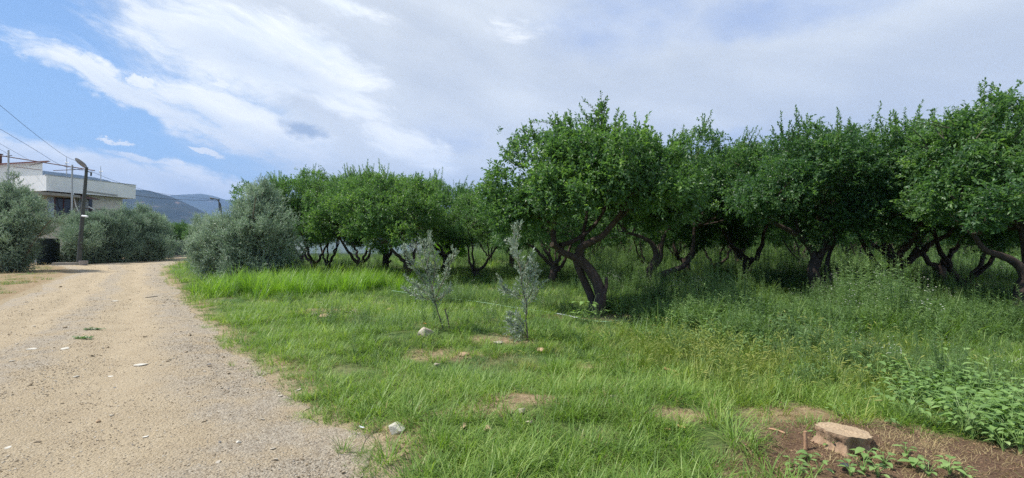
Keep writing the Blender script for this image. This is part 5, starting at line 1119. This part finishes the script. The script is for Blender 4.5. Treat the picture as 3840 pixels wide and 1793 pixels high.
for x_ in (a_ - .06, (a_ + b2) / 2 - .03, b2): S.box((x_, .70, z0), (x_ + .07, .80, z1))
S.box((a_ - .06, .69, z1 + .002), (b2 + .07, .80, z1 + .08)); part('frame', S, [M['maroon']], wn)
a_, b2, z0, z1 = frect(178, 728, 203, 815, W0); S = Soup(); S.box((a_, .74, z0), (b2, .79, z1)); part('curtain', S, [M['curtain']], ht)
a_, b2, z0, z1 = frect(293, 748, 331, 822, W0 + .1); S = Soup(); S.box((a_, .64, z0), (b2, .70, z1)); part('door', S, [M['lace']], ht)
a_, b2, z0, z1 = frect(331, 745, 343, 815, W0 + .1); S = Soup(); S.box((a_, .60, z0), (b2, .70, z1)); part('shutter', S, [M['dkpane']], ht)
a_, b2, z0, z1 = frect(276, 728, 290, 830, W0 + .2); S = Soup(); S.box((a_, .50, 3.2), (b2, .80, zPb - .43)); part('pillar', S, [M['conc']], ht)
# small dark awning
a_, z1 = fac(283, 728, .4); b2, _ = fac(375, 750, .4); S = Soup(); V_ = [(a_, .78, z1 + .1), (b2 - .7, .78, z1 + .1), (b2, -.4, z1 - .28), (a_, -.4, z1 - .28), (a_, .78, z1 + .04), (b2 - .7, .78, z1 + .04), (b2, -.4, z1 - .34), (a_, -.4, z1 - .34)]
S.add(V_, Q=[(0, 1, 2, 3), (7, 6, 5, 4), (3, 2, 6, 7), (1, 5, 6, 2), (0, 3, 7, 4), (0, 4, 5, 1)]); part('awning', S, [M['rust']], ht)
# balcony slab and railing
_, zr = fac(420, 788); zf = zr - .95; S = Soup(); ub0, _ = fac(300, 800); S.box((ub0 - .4, -.1, zf - .18), (LEN - .1, .78, zf)); part('balcony', S, [M['conc']], ht)
S = Soup(); S.tube([(ub0, -.02, zr), (LEN - .2, -.02, zr)], .03, 6); S.tube([(ub0, -.02, zf + .08), (LEN - .2, -.02, zf + .08)], .02, 6); S.tube([(LEN - .2, -.02, zr), (LEN - .2, .78, zr)], .03, 6)
for x_ in np.arange(ub0, LEN - .2, .16): S.tube([(x_, -.02, zf), (x_, -.02, zr)], .014, 4)
part('railing', S, [M['rust']], ht)
S = Soup(); u0_, z0_ = fac(331, 775, .3); u1_, z1_ = fac(378, 800, .3); S.tube([(u0_, -.3, z0_), (u1_, -.3, z1_)], .05, 6); part('handrail', S, [M['white']], ht)
S = Soup(); u0_, z0_ = fac(273, 715, .3); u1_, z1_ = fac(284, 770, .3); u2_, z2_ = fac(300, 805, .3); S.tube(smooth_path([(u0_, -.3, z0_), (u1_, -.3, z1_), (u2_, -.3, z2_)], 5), .035, 6); part('downpipe', S, [M['white']], ht)
# masts on the roof
def mast(label, px, py0, py1):
    d = 44; b = P(px, py1, d); h = P(px, py0, d)[2] - b[2]; t = thing('roof_mast', label, 'antenna mast', b, 0, 'thin masts on the white house roof')
    S = Soup(); S.tube([(0, 0, -.3), (0, 0, h * .62)], .035, 6); S.tube([(0, 0, h * .62), (-.03, 0, h)], [.03, .012], 5); part('pole', S, [M['steel']], t)
    S = Soup(); S.tube([(-.13, 0, h * .62), (.2, 0, h * .60)], .03, 5); S.tube([(-.1, 0, h * .64), (-.2, 0, h * .35)], [.02, .01], 5); part('crossarm', S, [M['steel']], t)
mast('thin mast with a crossarm on the roof, left of the street lamp head', 250, 587, 645); mast('thin mast with a crossarm on the roof, right of the street lamp head', 378, 622, 675)
# neighbour house : its gable wall runs in line with the first facade
xq, yq = (157 - CX) / F * 43.0, 43.0; t = thing('house', 'taller white house with a faded red sloping roof at the left edge', 'house', (xq, yq, 0), ang)
S = Soup(); zq = lambda u_: 9.05 + .24 * u_
V_ = [(-9, 0, 0), (0, 0, 0), (0, 6, 0), (-9, 6, 0), (-9, 0, zq(-9)), (0, 0, zq(0)), (0, 6, zq(0)), (-9, 6, zq(-9))]
S.add(V_, Q=[(0, 3, 2, 1), (4, 5, 6, 7), (0, 1, 5, 4), (1, 2, 6, 5), (2, 3, 7, 6), (3, 0, 4, 7)]); part('wall', S, [M['white']], t)
S = Soup(); V_ = [(u_, v_, zq(u_) + .01 + dz_) for dz_ in (0, .13) for u_, v_ in ((-9.3, -.35), (.25, -.35), (.25, 6.3), (-9.3, 6.3))]
S.add(V_, Q=[(0, 3, 2, 1), (4, 5, 6, 7), (0, 1, 5, 4), (1, 2, 6, 5), (2, 3, 7, 6), (3, 0, 4, 7)]); part('roof', S, [M['tiles']], t)
S = Soup(); S.box((-2.95, .4, zq(-2.8)), (-2.65, .75, zq(-2.8) + .9)); S.box((-3.0, .35, zq(-2.8) + .902), (-2.6, .8, zq(-2.8) + .98)); part('chimney', S, [M['rust']], t)
# rusty frame standing in front of the houses
d = 37.5; LP = lambda px, py, dd=0: P(px, py, d + dd); t = thing('pipe_frame', 'rusty pipe frame with a long sloping beam and two uprights before the house', 'pipe frame', (LP(32, 900)[0], d, 0)); b = np.array([LP(32, 900)[0], d, 0])
S = Soup(); S.tube([LP(-60, 574) - b, LP(355, 640) - b], .04, 6, cap=0); part('beam', S, [M['rust']], t)
for px, y0, y1 in ((32, 563, 1000), (271, 618, 1000)): S = Soup(); pa, pb = LP(px, y0) - b, LP(px, y0 + 10) - b; pb[2] = 0; pb[0] = pa[0]; S.tube([pb, pa], .06, 6, cap=0); part('upright', S, [M['steel']], t)
for pa, pb in (((10, 587), (45, 583)), ((50, 625), (155, 638)), ((110, 620), (188, 605)), ((200, 640), (330, 634))): S = Soup(); S.tube([LP(*pa) - b, LP(*pb) - b], .028, 5, cap=0); part('strut', S, [M['rust']], t)
# cables
def cable(label, pts, r=.011):
    pp = [P(*p) for p in pts]; S = Soup(); S.tube(smooth_path(pp, 6), r, 5); tag(part('power_cable', S, [M['cable']]), label, 'cable', 'overhead cables at the left')
cable('steepest overhead cable falling from the left edge to the lamp head', [(-120, 300, 22), (0, 395, 26), (128, 500, 30), (247, 587, 34), (318, 612, 35)])
cable('second overhead cable from the left edge down to the lamp pole', [(-100, 430, 24), (0, 484, 27), (120, 555, 31), (230, 620, 34), (322, 642, 35)])
cable('third overhead cable, short stretch to the tiled roof', [(-60, 505, 30), (0, 539, 34), (87, 588, 40), (110, 600, 42)])
cable('lowest overhead cable running into the chimney', [(-60, 525, 34), (0, 560, 38), (30, 578, 40)])
cable('cable leaving the lamp pole to the right across the mountain', [(340, 642, 35), (420, 675, 38), (510, 704, 42), (620, 728, 48), (830, 752, 60)])
cable('pale cable from the parapet corner to the distant lamp', [(508, 733, 45.5), (600, 744, 49), (700, 750, 54), (822, 752, 60)], .02)

# ---- white building behind the orchard
d = 50.0; xw0, xw1 = (1105 - CX) / F * d, (1535 - CX) / F * d; t = thing('farm_building', 'low white building with grey plinth seen through the orchard trunks', 'farm building', (xw0, d, 0)); Ww = xw1 - xw0
S = Soup(); S.box((0, 0, .5), (Ww, 7, 3.3)); part('wall', S, [M['white']], t)
S = Soup(); S.box((-.06, -.06, 0), (Ww + .06, 7.06, .497)); part('plinth', S, [M['conc']], t)
S = Soup(); V_ = [(-.4, -.5, 3.25), (Ww + .4, -.5, 3.25), (Ww + .4, 3.5, 4.3), (-.4, 3.5, 4.3), (-.4, 7.5, 3.25), (Ww + .4, 7.5, 3.25)]
V_ = V_ + [(a, b_, c - .12) for a, b_, c in V_]; S.add(V_, Q=[(0, 1, 2, 3), (3, 2, 5, 4), (7, 6, 9, 8), (8, 9, 10, 11), (0, 6, 7, 1), (4, 5, 11, 10), (0, 3, 9, 6), (3, 4, 10, 9), (1, 7, 8, 2), (2, 8, 11, 5)]); part('roof', S, [M['tiles']], t)
for xk in (2.0, 5.5, 9.0):
    S = Soup(); S.box((xk, -.03, 1.5), (xk + 1.0, -.004, 2.6)); wn = part('window', S, [M['dkpane']], t); S = Soup(); S.box((xk - .08, -.06, 1.4), (xk + 1.08, -.003, 1.497)); part('sill', S, [M['conc']], wn)

# ------------------------------------------------------------------ haze
m, T, o = new_mat('haze'); vp = T.new('ShaderNodeVolumePrincipled'); vp.inputs['Color'].default_value = (.40, .60, 1.0, 1); vp.inputs['Density'].default_value = 0.00010; vp.inputs['Anisotropy'].default_value = 0.0
T.l.new(vp.outputs[0], o.inputs['Volume']); m.cycles.homogeneous_volume = True
S = Soup(); S.box((-17000, -17000, -3), (17000, 17000, 1400)); hz_o = part('haze', S, [m]); hz_o['kind'] = 'stuff'; hz_o['label'] = 'thin blue haze over the valley'
